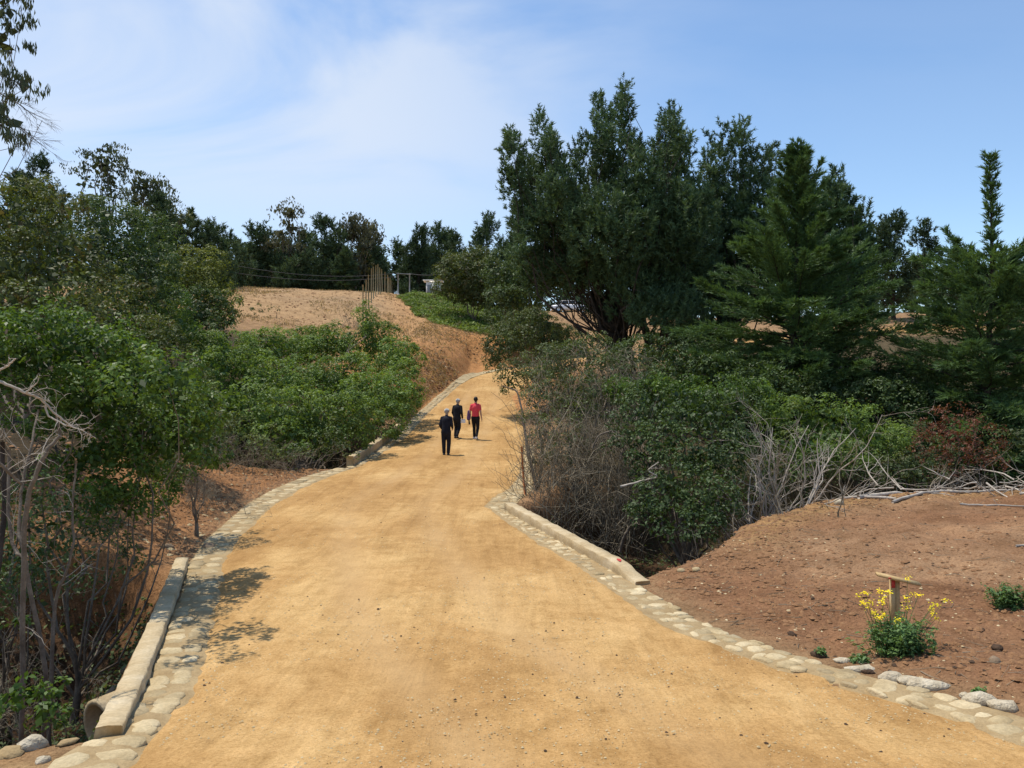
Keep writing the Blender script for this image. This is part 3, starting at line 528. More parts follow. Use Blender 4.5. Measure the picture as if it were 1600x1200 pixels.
def limbs(rng, base, lobes, r0, K=9, fork=.35, S=7, sub=3, bend=.12):
    """trunk from base up to the crown, limbs into each lobe, thinner boughs off them"""
    mb = MB(); base = np.array(base, float); Lb = np.array(lobes); top = Lb[:, :3].mean(0); f = base + (top - base) * fork
    P = np.stack([base + (f - base) * t + np.array([math.sin(t * 3 + base[0]), math.cos(t * 4), 0]) * bend * .5 * np.linalg.norm(f - base) * t * (1 - t) for t in np.linspace(0, 1, 7)]); P[0, 2] -= .25
    Rr = r0 * np.linspace(1.25, .72, 7); Rr[0] *= 1.3; tubes(mb, P, Rr, S + 2)
    N_ = len(Lb); tt = np.linspace(0, 1, K)[None, :, None]; A = np.repeat(P[-1][None, None], N_, 0); 
    st = P[rng.integers(3, 7, N_)][:, None]; e = Lb[:, None, :3]; mid = (st + e) / 2 + rng.normal(0, bend, (N_, 1, 3)) * np.linalg.norm(e - st, axis=-1, keepdims=True) * 1.2 - np.array([0, 0, .08]) * np.linalg.norm(e - st, axis=-1, keepdims=True)
    Q = st * (1 - tt) ** 2 + 2 * mid * tt * (1 - tt) + e * tt ** 2; Q[:, 1:-1] += rng.normal(0, .02, Q[:, 1:-1].shape) * np.linalg.norm(e - st, axis=-1, keepdims=True)
    rl = r0 * kw_limb *  (np.clip(Lb[:, 3:].mean(1) / Lb[:, 3:].mean(), .5, 1.2)); QR = rl[:, None] * np.linspace(1, .28, K)[None]; tubes(mb, Q, QR, S)
    if sub:
        p, d, ln, r = offshoots(rng, Q, QR, sub * 2, .7, 1., Lb[:, 3:].mean(1) * .75); P2, R2 = grow(rng, p, d, ln, r * .7, 6, .22, .02); tubes(mb, P2, R2, 4)
        p, d, ln, r = offshoots(rng, P2, R2, 3, .8, .6, ln); P3, R3 = grow(rng, p, d, ln, r * .7, 4, .25); tubes(mb, P3, R3, 3)
    return mb
def tree(kind, px, Y, lobes, name, label, cat, seed, base=None, r0=.15, scale=1., bark='bark', leaf=None, group=None, **kw):
    rng = np.random.default_rng(seed); b = on(px, Y) if base is None else np.array(base, float)
    root = empty(name, b, label, cat, group)
    limbs(rng, b, lobes, r0, **{k: v for k, v in kw.items() if k in ('fork', 'sub', 'bend', 'S')}).build('trunk', M[bark], root, True)
    mb = MB()
    if kind == 'pine':
        ds = kw.get('dens', 5.); P, Nn = shell(rng, lobes, ds, kw.get('lump', .3), .78, -.8)
        D = nrm(Nn * .55 + UP * .75 + rng.normal(0, .28, P.shape)); needles(mb, rng, P - D * .1 * scale, D, .46 * scale, kw.get('per', 26), .19 * scale, .05 * scale)
        Lb = np.array(lobes); mc = int(len(P) * .55); vv = Lb[:, 3] * Lb[:, 4] * Lb[:, 5]; i = rng.choice(len(Lb), mc, p=vv / vv.sum()); q_ = rdir(rng, mc) * rng.uniform(.2, .85, mc)[:, None]
        needles(mb, rng, Lb[i, :3] + q_ * Lb[i, 3:], nrm(q_ + UP), .6 * scale, 20, .28 * scale, .08 * scale)
    else:
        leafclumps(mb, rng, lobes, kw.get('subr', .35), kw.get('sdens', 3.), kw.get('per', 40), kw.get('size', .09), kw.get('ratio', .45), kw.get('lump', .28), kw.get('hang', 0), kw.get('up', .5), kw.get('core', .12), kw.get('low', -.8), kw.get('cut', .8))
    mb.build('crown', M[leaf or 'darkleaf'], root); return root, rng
def cypress(px, Y, topy, seed, label, spread=3.4, nb=150, leaf='cyp', r0=.2, spire=.22, low=.04, group=None, sc=1., name='cypress_tree', basey=None, lean=0, dens=1., leaders=0):
    rng = np.random.default_rng(seed); b = on(px, Y); zt = (600 - topy) * Y / F; Hh = zt - b[2]; root = empty(name, b, label, 'tree', group)
    tz = np.linspace(0, 1, 12); T = b + np.stack([.06 * np.sin(tz * 5 + seed) * Hh * .12 + lean * tz, .05 * np.cos(tz * 4) * Hh * .1, tz * Hh], -1); T[0, 2] -= .3
    q = MB(); tubes(q, T, r0 * (1 - tz * .96), 8)
    h = low + (1 - low) * (np.arange(nb) + .5) / nb; h = (np.floor(np.arange(nb) / 8) * 8 + 4) / nb * (1 - low) + low + rng.normal(0, .007, nb); h = np.clip(h, .0, .995); h[int(nb * (1 - spire)):] = np.linspace(1 - spire, .995, nb - int(nb * (1 - spire))); h = h ** .92; az = np.arange(nb) * 2.39996 + rng.normal(0, .5, nb)
    prof = np.interp(h, [0, .06, .22, .42, .62, 1 - spire - .04, 1 - spire, 1], [.85, 1., .92, .70, .44, .18, .10, .05]) * rng.uniform(.55, 1.18, nb)
    Ln = spread * prof; p0 = np.stack([np.interp(h, tz, T[:, k]) for k in range(3)], -1); el = np.interp(h, [0, .3, .6, 1 - spire, 1], [.0, .22, .55, 1.0, .9]) + rng.normal(0, .16, nb)
    for _ in range(leaders):   # strong ascending arms that end in tips of their own
        k = rng.integers(int(nb * .35), int(nb * .7)); Ln[k] = spread * rng.uniform(.8, 1.05); el[k] = rng.uniform(.95, 1.25)
    d = np.stack([np.cos(az) * np.cos(el), np.sin(az) * np.cos(el), np.sin(el)], -1); K = 9; P = np.zeros((nb, K, 3)); P[:, 0] = p0; dd = d.copy(); droop = rng.uniform(-.06, .06, nb)
    for k in range(1, K):
        dd = nrm(dd + np.stack([np.zeros(nb), np.zeros(nb), droop * np.sin(k / K * 3.6 - 1.5)], -1) + rng.normal(0, .06, (nb, 3))); P[:, k] = P[:, k - 1] + dd * (Ln / (K - 1))[:, None]
    RB = np.clip(r0 * .26 * (Ln / spread), .01, .1)[:, None] * np.linspace(1, .15, K)[None]; tubes(q, P, RB, 4); q.build('trunk', M['bark'], root, True)
    insp = h > 1 - spire; sp = .05 * sc / dens; cnt = np.maximum(7, (Ln / sp).astype(int)); cnt[insp] = 4
    i = np.repeat(np.arange(nb), cnt); t = rng.uniform(.05, 1, len(i)) ** .8; u = t * (K - 1.001); k = u.astype(int); f = (u - k)[:, None]
    p = P[i, k] * (1 - f) + P[i, k + 1] * f; ax = nrm(P[i, k + 1] - P[i, k]); sd = nrm(np.cross(ax, UP)) * np.where(rng.random(len(i)) < .5, 1, -1)[:, None]
    ds = nrm(ax * .85 + sd * rng.uniform(.1, .9, len(i))[:, None] + UP * rng.uniform(-.35, .35, len(i))[:, None])
    ls = (.5 * np.sin(np.pi * np.clip(t, .1, .97)) + .14) * np.clip(Ln[i] / spread * 1.3, .3, 1.1) * rng.uniform(.6, 1.25, len(i)) * min(1.4, spread / 3)
    per = 13; kk = np.repeat(np.arange(len(i)), per); m = len(kk); tt = rng.uniform(0, 1, m); pp = p[kk] + ds[kk] * (ls[kk] * tt)[:, None]; rd = rdir(rng, m); rd[:, 2] = rd[:, 2] * .6 + .12
    dn = nrm(ds[kk] * .9 + rd * .65); s = sc * .19 * rng.uniform(.6, 1.3, m) * np.where(insp[i][kk], .75, 1); w = nrm(np.cross(dn, rdir(rng, m))) * (.017 * sc); tone = rng.uniform(0, .45, nb)[i][kk] + .5 * rng.random(m)
    mb = MB(); mb.add(np.stack([pp - w, pp + w, pp + dn * s[:, None]], 1).reshape(-1, 3), np.arange(3 * m).reshape(-1, 3), np.clip(tone, 0, 1)); mb.build('crown', M[leaf], root); return root
def autolobes(rng, px, Y, topy, boty, hw, n=10, shape='round'):
    out = []
    for i in range(n):
        v = (i + .5) / n; py = boty + (topy - boty) * v
        if shape == 'pine': w = hw * np.interp(v, [0, .3, .8, 1], [.9, 1, .55, .2]); rx, ry = hw * np.interp(v, [0, .5, 1], [.5, .42, .2]), hw * np.interp(v, [0, .5, 1], [.45, .5, .5])
        elif shape == 'cone': w = hw * (1 - v) * .8; rx, ry = hw * (.5 - .35 * v), hw * .4
        else: w = hw * math.sqrt(max(.05, 1 - (2 * v - 1) ** 2)) * .75; rx = hw * rng.uniform(.32, .5); ry = rx * rng.uniform(.7, 1.)
        x = px + rng.uniform(-1, 1) * w; py = min(max(py + rng.normal(0, hw * .1), topy + ry * .9), boty); out.append(lob(x, py, Y + rng.uniform(-1, 1) * w * Y / F * .8, rx, ry))
    return out
def bartree(px, Y, topy, boty, hw, kind, label, seed, n=10, cat='tree', leaf=None, name=None, r0=.16, group=None, base=None):
    rng = np.random.default_rng(seed + 500); s = Y / 60.
    if kind == 'pine':
        lb = autolobes(rng, px, Y, topy, boty, hw, n, 'pine'); return tree('pine', px, Y, lb, name or 'pine_tree', label, cat, seed, r0=r0, scale=1.15 * s, leaf=leaf or 'pine2', dens=5.5 / s ** 1.5, per=26, group=group, sub=2)
    if kind == 'cone': return cypress(px, Y, topy, seed, label, spread=hw * Y / F, nb=70, leaf=leaf or 'pine2', r0=r0, spire=.12, sc=2.1 * s, dens=.8, group=group, name=name or 'conifer_tree')
    lb = autolobes(rng, px, Y, topy, boty, hw, n, 'round')
    return tree('leaf', px, Y, lb, name or 'gum_tree', label, cat, seed, r0=r0, leaf=leaf or 'euc', bark='palebark', subr=.55 * s, sdens=1.9 / s, per=30, size=.25 * s, ratio=.36, hang=.5, lump=.3, group=group, sub=2)
def bush(lobes, label, seed, leaf='darkleaf', name='shrub', cat='shrub', base=None, r0=.05, px=None, Y=None, bark='palebark', fork=.15, **kw):
    Lb = np.array(lobes); c = Lb[:, :3].mean(0)
    if base is None: base = np.array([c[0], c[1], hz(c[0], c[1])])
    return tree('leaf', 0, 0, lobes, name, label, cat, seed, base=base, r0=r0, leaf=leaf, bark=bark, fork=fork, **kw)
def twigs(mb, rng, P0, D0, L, r, K=7, wig=.22, up=0., lv=2, m=5, S=4, spread=.6):
    P, Rr = grow(rng, P0, D0, L, r, K, wig, up); tubes(mb, P, Rr, S); ln = np.asarray(L)
    for _ in range(lv):
        p, d, ln, r = offshoots(rng, P, Rr, m, spread, .62, ln); r = np.maximum(r, .003); P, Rr = grow(rng, p, d, ln, r, 5, wig * 1.1, up * .6); tubes(mb, P, Rr, 3)
    return P
# ---------------------------------------------------------------- background trees
GB = 'trees standing along the skyline'
bartree(58, 56, 248, 400, 42, 'pine', 'dark pine with several upright tops, leftmost of the skyline trees', 11, 12, group=GB)
bartree(20, 50, 272, 420, 34, 'pine', 'low dark pine at the left picture edge behind the olive bushes', 12, 9, group=GB)
bartree(148, 55, 238, 330, 46, 'gum', 'airy grey-green gum tree rising above the left thicket', 13, 15, name='gum_tree', group=GB)
bartree(212, 64, 300, 400, 30, 'cone', 'thin dark conifer with layered boughs below the flat-topped gum', 14, group=GB)
bartree(228, 62, 275, 322, 34, 'gum', 'flat-topped gum tree with bare trunk on the left skyline', 15, 9, group=GB)
bartree(262, 60, 312, 356, 28, 'gum', 'small drooping gum just right of the flat-topped gum', 16, 7, group=GB)
bartree(245, 58, 308, 420, 34, 'pine', 'dense dark pine under the small drooping gum', 17, 10, group=GB)
bartree(300, 74, 328, 450, 46, 'cone', 'broad dark conifer with pointed top, right of the dense pine', 18, group=GB)
bartree(345, 84, 354, 450, 30, 'pine', 'medium pine sloping down from the pointed conifer', 19, 9, group=GB)
bartree(332, 80, 350, 450, 34, 'pine', 'dark pine filling the dip right of the pointed conifer', 21, 10, group=GB)
bartree(272, 67, 340, 430, 36, 'pine', 'dark pine between the dense pine and the pointed conifer', 22, 10, group=GB)
bartree(376, 90, 378, 455, 18, 'pine', 'narrow pine at the left corner of the bare field', 20, 8, group=GB)
T2 = [(402, 362, 24, 'pine', 'pine with one long top, first behind the bare field'), (428, 372, 26, 'pine', 'low dense pine beside the tall gum behind the field'), (447, 322, 30, 'gum', 'tallest gum tree behind the bare field, open tufted top'),
      (482, 372, 26, 'pine', 'dark pine in the dip between the tall gum and the twin pines'), (508, 346, 28, 'pine', 'tall dark pine, middle of the treeline behind the field'), (540, 396, 24, 'cone', 'small green conifer in front of the brownish gums'),
      (556, 342, 30, 'gumb', 'brownish gum tree with rounded top behind the field'), (582, 352, 22, 'gumb', 'slimmer brownish gum tree left of the gap of sky'), (592, 394, 16, 'pine', 'short pine at the left of the gap of sky'),
      (627, 388, 20, 'pine', 'short pine just right of the gap of sky'), (652, 364, 26, 'pine', 'dark pine behind the pole frame'), (686, 360, 26, 'pine', 'tall pine behind the white shed'), (714, 376, 20, 'pine', 'pine above the big rounded shrub'),
      (470, 400, 30, 'pine', 'low pine below the tall gum, filling the treeline'), (522, 392, 30, 'pine', 'low pine filling the treeline beneath the twin pines'), (418, 400, 30, 'pine', 'low pine at the back left of the bare field'),(575, 398, 24, 'pine', 'low pine under the slim brownish gum'), (386, 402, 22, 'pine', 'squat pine behind the left corner of the bare field'), (670, 398, 34, 'pine', 'squat dark pine directly behind the white shed')]
for i, (px, ty, hw, kd, lb) in enumerate(T2):
    Y = 112 + (i * 7) % 13 - (10 if kd == 'cone' else 0)
    if kd == 'gumb': bartree(px, Y, ty, 440, hw, 'gum', lb, 30 + i, 14, leaf='eucbrown', group=GB)
    elif kd == 'gum': bartree(px, Y, ty, 440, hw, 'gum', lb, 30 + i, 14, leaf='eucbrown', group=GB, r0=.25)
    else: bartree(px, Y, ty - 7, 462, hw * 1.15, kd, lb, 30 + i, 9, group=GB)
bartree(766, 84, 340, 450, 28, 'pine', 'pine with broken spiky top behind the rounded shrub', 60, 11, group=GB)
bartree(796, 80, 372, 450, 26, 'pine', 'low pine between the spiky-topped pine and the great pine', 61, 9, group=GB)
bartree(826, 76, 394, 460, 28, 'pine', 'low pine half hidden by the great pine', 62, 9, group=GB)
bartree(1396, 70, 338, 470, 42, 'pine', 'round-topped pine in the gap between the two cypresses', 63, 14, group=GB)
bartree(1450, 66, 350, 480, 30, 'pine', 'pine with tiered pointed top, right of the round-topped pine', 64, 11, group=GB)
bartree(1500, 62, 388, 500, 34, 'pine', 'low pine behind the spired cypress, left side', 65, 9, group=GB)
bartree(1585, 58, 398, 520, 34, 'pine', 'low pine at the right picture edge behind the spired cypress', 66, 9, group=GB)
bartree(1340, 60, 440, 500, 36, 'pine', 'low dark tree behind the right flank of the broad cypress', 67, 8, group=GB)
# far wood closing the skyline behind the named trees
rng = np.random.default_rng(88); Lw = []
for x in np.arange(-140, 770, 22):
    if abs(x - 604) < 8: continue
    Lw.append(lob(x, 430 + rng.uniform(-6, 8), 134 + rng.uniform(-5, 5), 22, rng.uniform(26, 40)))
for x in np.arange(1240, 1800, 30): Lw.append(lob(x, 455 + rng.uniform(-8, 8), 96 + rng.uniform(-5, 5), 30, rng.uniform(20, 34)))
for x in np.arange(700, 1240, 30): Lw.append(lob(x, 452 + rng.uniform(-8, 8), 124 + rng.uniform(-5, 5), 26, 26)); Lw.append(lob(x + 12, 482, 121, 26, 20))
mb = MB(); leafclumps(mb, rng, Lw, 1.2, .5, 34, .6, .4, .3, core=.1); tag(mb.build('distant_wood', M['pine2']), 'dark far wood closing the skyline behind the single trees', 'wood', kind='stuff')

# ---------------------------------------------------------------- the great pine and its neighbours
A = [(800,250,20,60),(792,205,11,26),(822,300,28,70),(848,190,17,34),(853,240,22,50),(872,280,30,55),(868,230,9,22),(900,230,9,22),(905,300,40,60),(940,180,18,50),(972,165,20,48),(955,240,34,60),(990,220,13,30),(1000,280,45,70),
     (1045,200,20,46),(1070,205,16,30),(1050,265,38,60),(860,350,42,50),(880,410,60,50),(950,350,60,60),(1010,380,60,70),(1070,350,50,70),(925,418,58,32),(1010,450,62,45),(1070,430,50,50),(890,414,50,26),(960,490,40,22),(1040,490,55,32),(826,335,24,30),(920,212,10,20),(1020,225,12,28),(812,395,20,14),(846,425,30,20)]
def spikes(A, seed, n=2):
    r = np.random.default_rng(seed); A = [(x, y + (30 if y < 320 else 12), rx * (.80 if y < 330 else 1), ry * .9) if y < 430 else (x, y, rx, ry) for x, y, rx, ry in A]; out = list(A)
    for x, y, rx, ry in A:
        if y > 420: continue
        for _ in range(n if rx > 15 else 1):
            dx = r.uniform(-.85, .85); out.append((x + dx * rx, y - ry * math.sqrt(1 - dx * dx) * 1.02, r.uniform(5, 8.5), r.uniform(16, 26)))
    return out
A = spikes(A, 5, 3)
lobA = [lob(x, y, 40 + (-1) ** i * ((i * 37) % 11) * .28, rx, ry, min(rx, 46) * 40 / F * 1.0) for i, (x, y, rx, ry) in enumerate(A)]
root, rg = tree('pine', 985, 40, lobA, 'pine_tree', 'great dark many-topped pine beside the road bend, tallest of all', 'tree', 101, base=on(985, 40) - [0, 0, .3], r0=.15, scale=1., leaf='pine', dens=13, per=26, fork=.3, sub=2, lump=.42)
q = MB()
for bx, tx, ty, r in ((975, 930, 455, .17), (990, 955, 430, .12), (1012, 1000, 440, .2), (1040, 1035, 420, .14), (1000, 1060, 430, .13)):
    p0 = on(bx, 40); p1 = at(tx, ty, 40.3); t = np.linspace(0, 1, 8)[:, None]; P = p0 * (1 - t) + p1 * t + np.array([.25, 0, 0]) * np.sin(t * 5); tubes(q, P, r * np.linspace(1.2, .6, 8), 8)
q.build('side_trunk', M['bark'], root, True)
B = [(1120,240,18,44),(1158,220,24,48),(1150,290,38,60),(1190,250,22,45),(1100,300,28,60),(1130,350,45,70),(1180,330,40,60),(1100,400,40,60),(1150,420,50,60),(1120,480,50,45),(1195,400,40,60),(1105,225,10,26),(1132,210,8,26),(1206,225,9,24),(1060,540,45,38),(1110,545,50,40)]
B = spikes(B, 6, 3)
lobB = [lob(x, y, 43.5 + ((i * 29) % 9) * .3, rx, ry, min(rx, 42) * 43 / F) for i, (x, y, rx, ry) in enumerate(B)]
tree('pine', 1130, 44, lobB, 'pine_tree', 'dark pine joined to the right shoulder of the great pine', 'tree', 102, r0=.22, scale=1., leaf='pine', dens=10, per=26, fork=.2)
Cc = [(1300,290,16,38),(1324,296,10,30),(1290,350,34,60),(1318,355,24,50),(1352,342,8,18),(1346,372,14,22),(1335,400,26,36),(1280,430,45,60),(1330,450,36,50),(1262,300,20,40)]
Cc = spikes(Cc, 7, 2)
lobC = [lob(x, y, 38 + ((i * 29) % 9) * .3, rx, ry, rx * 38 / F) for i, (x, y, rx, ry) in enumerate(Cc)]
tree('pine', 1300, 38.5, lobC, 'pine_tree', 'pine with hooked side shoots rising behind the broad cypress', 'tree', 103, r0=.18, leaf='pine', dens=13, per=34, fork=.2)
cypress(1243, 31.5, 226, 104, 'broad cypress with sweeping feathery boughs, centre right', spread=5.3, nb=264, r0=.17, spire=.06, low=.0, dens=1.35)
cypress(1545, 27.5, 244, 105, 'cypress with long thin spire near the right picture edge', spread=4.1, nb=256, dens=1.15, r0=.14, spire=.35, low=.0)
cypress(1680, 33, 330, 106, 'cypress at the right picture edge, partly out of view', spread=3.6, nb=110, r0=.2, spire=.15, low=.0)

# ---------------------------------------------------------------- far slope: rounded shrub, hedge bank
bush([lob(720,430,76,32,34),lob(760,440,76,34,34),lob(702,450,77,20,22),lob(740,412,77,30,20),lob(785,465,75,28,28),lob(742,465,76,34,16)], 'big rounded olive-green shrub beside the white shed', 201, 'olive', subr=.6, sdens=3, per=44, size=.22, r0=.12)
bush([lob(790,430,68,30,34),lob(820,440,67,34,36),lob(850,425,66,34,34),lob(800,470,66,36,26)], 'dark bushy tree between the rounded shrub and the great pine', 202, 'darkleaf', subr=.5, sdens=3.2, per=42, size=.2, r0=.12)
bush([lob(805,498,71,42,16),lob(835,505,70,34,16),lob(880,526,68,30,13),lob(795,520,69,26,18),lob(830,530,68,50,22),lob(905,540,67,26,16)], 'dark green scrub on the bank left of the pine trunks', 203, 'darkleaf', name='scrub', subr=.4, sdens=4, per=40, size=.17)
rng = np.random.default_rng(31); mb = MB(); ng = 52000
poly = [(-13,91),(-9,77.5),(-6.5,73),(-4,71.3),(-2,71),(2,70.5),(3,90),(-4,97),(-11.5,97)]
X = rng.uniform(-13, 4, ng * 2); Y = rng.uniform(69.5, 97, ng * 2); dd = psdf(poly, X, Y) + .9 * fbm(X, Y, .5, 91); k = dd > 0; X, Y, dd = X[k], Y[k], dd[k]
P = np.stack([X, Y, H(X, Y) + rng.uniform(.02, .75, len(X)) * np.clip(dd * .6 + .25, 0, 1) * (.55 + .9 * (fbm(X, Y, .4, 92) + .3).clip(0, 1))], -1)
leaves(mb, rng, P, np.zeros_like(P) + [0, -.6, .5], .34, .32, .3, .8); tag(mb.build('grass_patch', M['grass']), 'bright green grass and low growth on the knoll below the shed', 'grass', kind='stuff')

# ---------------------------------------------------------------- left side thickets
bush([lob(300,425,40,42,34),lob(335,450,40,34,36),lob(280,450,40,34,40),lob(320,410,41,30,20),lob(350,480,39,18,26)], 'rounded shrub with yellow-green top at the left of the bare field', 210, 'yellowleaf', subr=.3, sdens=7, per=50, size=.12, r0=.08)
bush([lob(310,490,38,44,34),lob(345,520,37,20,22),lob(270,500,38,36,36)], 'dark shrub beneath the yellow-green rounded shrub', 211, 'darkleaf', subr=.3, sdens=7, per=46, size=.12)
bush([lob(250,480,34,46,34),lob(290,520,33,40,30),lob(230,520,33,40,40),lob(320,545,33,26,24)], 'mid-green bush in front of the dark shrub, left slope', 212, 'vine', subr=.3, sdens=7, per=46, size=.12)
bush([lob(160,380,30,66,56),lob(215,400,31,54,52),lob(110,400,29,60,60),lob(185,450,29,66,50),lob(245,430,32,40,44),lob(150,345,31,34,28),lob(230,365,34,36,30)], 'tall dark tree mass behind the left thicket', 213, 'darkleaf', name='tree', cat='tree', subr=.34, sdens=6, per=46, size=.125, r0=.1)
bush([lob(60,350,17,80,50),lob(10,340,16,60,54),lob(110,400,17,60,50),lob(40,430,15.5,90,60),lob(110,470,15,60,44),lob(30,490,14.5,60,40),lob(-50,380,21,60,70),lob(88,320,23,40,30),lob(0,470,20,70,60)], 'olive-grey tree with dry twigs at the far left edge', 214, 'olive', name='tree', cat='tree', subr=.26, sdens=9, per=46, size=.09, r0=.08)
bush([lob(190,500,22,60,60),lob(240,560,21,60,56),lob(140,520,21,60,70),lob(280,600,21,40,50),lob(215,640,20,70,46),lob(300,650,20,30,36)], 'olive-brown bush between the bright-leaved shrub and the left slope', 215, 'olive', subr=.26, sdens=9, per=46, size=.09, r0=.06)
S = [(262,600,10.4,44,40),(110,520,11.5,60,34),(150,550,11.5,70,50),(40,560,11,80,60),(200,600,11.8,66,60),(120,630,11.3,90,60),(230,680,12,70,52),(160,710,11.6,80,50),(290,690,12.6,44,40),(255,620,12.5,44,46),(185,775,12,60,34),(0,540,10.5,60,40),(300,650,13,40,36)]
bush([lob(*a[:3], a[3], a[4], .85) for a in S], 'bright-leaved broadleaf shrub overhanging the near left gully', 216, 'bright', base=(-6.0, 11.2, hz(-6.0, 11.2)), r0=.05, subr=.2, sdens=15, per=52, size=.07, ratio=.5, lump=.6, cut=.86, up=.6, bark='palebark', core=.16)
bush([lob(320,700,16,38,50),lob(290,640,16.5,44,44),lob(345,660,17,26,36),lob(270,720,15.5,40,40)], 'grey-green shrub above the orange left bank', 217, 'grey', subr=.2, sdens=14, per=44, size=.065, r0=.04)
bush([lob(30,780,10,70,40),lob(90,820,10.5,66,40),lob(140,850,11.2,40,26),lob(50,900,10.5,60,40),lob(-10,860,9.8,50,60),(-7.4,12.4,-2.6,1.5,.8,.9)], 'thin dark undergrowth in shade below the bright-leaved shrub', 218, 'darkleaf', subr=.2, sdens=13, per=30, size=.065, core=.1, base=(-6.9, 11, hz(-6.9, 11)))
bush([lob(30,1085,7.3,36,24,.2),lob(70,1120,7.1,26,16,.15),lob(5,1100,7.2,30,30,.2),lob(88,1075,7.6,16,10,.1),lob(20,970,8.6,16,8,.1)], 'small bright green seedling bush at the lower left corner', 219, 'bright', name='seedling', subr=.09, sdens=34, per=26, size=.06, ratio=.5, core=.1, r0=.012, base=(-4.45, 7.25, hz(-4.45, 7.25)))
# the vine thicket in the middle
V = [(360,560,34,50,34),(420,545,42,50,28),(480,548,44,50,30),(530,540,44,46,28),(585,540,43,44,30),(620,565,40,38,32),(632,600,38,28,34),(400,600,33,60,36),(470,600,36,60,36),(540,600,38,54,40),(590,620,35,50,36),(360,630,28,50,36),(420,650,28,56,36),(480,660,29,50,40),(540,660,30,46,40),(590,655,33,36,28),(500,695,28.5,36,28),(440,690,27,40,28),(612,640,34,30,24),(573,500,42,13,24),(575,520,42,22,26),(330,590,31,40,40)]
lv = [lob(*a) for a in V]
bush(lv, 'broad thicket of green vines filling the gully left of the road', 220, 'vine', name='vine_thicket', cat='thicket', base=(-8.5, 33, hz(-8.5, 33)), r0=.12, subr=.32, sdens=7, per=54, size=.12, lump=.34, cut=.84)
bush([lob(540,700,27.4,16,22),lob(525,690,27.6,20,26),lob(350,690,25,30,26),lob(395,700,25,30,18),lob(460,705,26,40,18)], 'low grey-green fringe at the foot of the vine thicket', 221, 'grey', subr=.2, sdens=7, per=30, size=.07)
# eucalyptus reaching in from beyond the left edge
E = [(10,20,14,30,30),(15,60,14,24,26),(-20,40,14,40,60),(22,70,14,12,14),(12,5,14,24,16),(45,135,14,14,12),(28,130,14,14,14),(15,190,14,26,16),(38,205,14,16,12),(66,188,14,12,9),(5,200,14,30,18),(-40,150,14,50,60),(32,228,14,6,14),(-30,-60,14,80,50),(34,15,14,10,10)]
root, rg = tree('leaf', -60, 14, [lob(*a[:3], a[3], a[4], .35) for a in E], 'gum_tree', 'gum tree branches hanging in at the upper left corner', 'tree', 230, r0=.055, base=on(-420, 15), leaf='euc', bark='palebark', subr=.12, sdens=17, per=19, size=.13, ratio=.2, hang=.7, core=.03, lump=.2, fork=.25, sub=3)
q = MB()
for a, b in (((-60, 120), (60, 170)), ((-60, 90), (48, 128)), ((-60, 150), (74, 190)), ((-50, 160), (40, 215))):
    p0 = at(*a, 14); p1 = at(*b, 14); twigs(q, rg, p0[None], (p1 - p0)[None] + [0, 0, .12], [np.linalg.norm(p1 - p0) * 1.05], [.018], 9, .07, -.05, 2, 9, 4, .45)
q.build('hanging_twigs', M['palebark'], root, True)

# ---------------------------------------------------------------- right side bushes
bush([lob(776,560,42,16,26),lob(770,530,42,16,16),lob(788,540,42,30,36),lob(820,520,42,34,28),lob(855,540,42,34,28),lob(800,590,40,20,26),lob(845,580,40,36,34),lob(830,500,43,40,14)], 'grey-green bush leaning over the road bend', 301, 'grey', subr=.28, sdens=8, per=44, size=.1, r0=.08, base=(2.2, 41.5, hz(2.2, 41.5)))
Dm = [(870,570,27,44,34),(920,560,27,44,34),(850,620,26,30,44),(905,620,25,50,44),(960,600,26,44,40),(985,570,28,36,30),(850,690,24,20,40),(890,700,23,34,50),(940,690,22.5,44,56),(1000,640,24,44,44)]
ld = [lob(*a) for a in Dm]
root, rg = bush(ld[:5] + ld[5:8] + ld[9:], 'tall grey-green bush draped in dry vines behind the right headwall', 302, 'grey', base=(1.7, 22.6, hz(1.7, 22.6)), r0=.08, subr=.22, sdens=8.5, per=38, size=.08, lump=.55, bark='palebark')
rng = np.random.default_rng(303); mb = MB(); nv = 1300; i = rng.integers(len(ld), size=nv); Ld = np.array(ld); dq = rdir(rng, nv); dq[:, 1] = -np.abs(dq[:, 1]) * .9 + .1; P0 = Ld[i, :3] + dq * Ld[i, 3:] * rng.uniform(.75, 1.02, nv)[:, None]
P, Rr = grow(rng, P0, rdir(rng, nv) * .6 + [0, 0, -.6], rng.uniform(.5, 1.8, nv), rng.uniform(.004, .011, nv), 7, .34, -.16, .5); tubes(mb, P, Rr, 3)
nv = 800; P0 = np.stack([rng.uniform(.35, 3.4, nv), rng.uniform(20.3, 23, nv), rng.uniform(-4.6, -1.6, nv)], -1); P, Rr = grow(rng, P0, rng.normal(0, .4, (nv, 3)) + [0, 0, .8], rng.uniform(.8, 2.2, nv), rng.uniform(.005, .013, nv), 7, .25, .02, .4); tubes(mb, P, Rr, 3)
tag(mb.build('dry_vines', M['drytwig'], root), kind='stuff')
G = [(1010,640,21,44,36),(1060,640,21,50,40),(1110,660,20.5,50,40),(1040,700,20,56,44),(1100,720,19.5,56,44),(1000,700,20.5,40,40),(1140,700,20,36,40),(1060,770,18.6,50,36),(1120,780,18.2,44,40),(1085,820,17.6,44,28),(1010,600,24,40,26),(1150,640,22,36,34),(1010,800,19,26,26)]
bush([lob(*a) for a in G], 'dark glossy green bush over the dark hollow behind the right headwall', 304, 'darkleaf', base=(4.2, 19.6, hz(4.2, 19.6)), r0=.1, subr=.22, sdens=10, per=42, size=.085, ratio=.5, lump=.5)
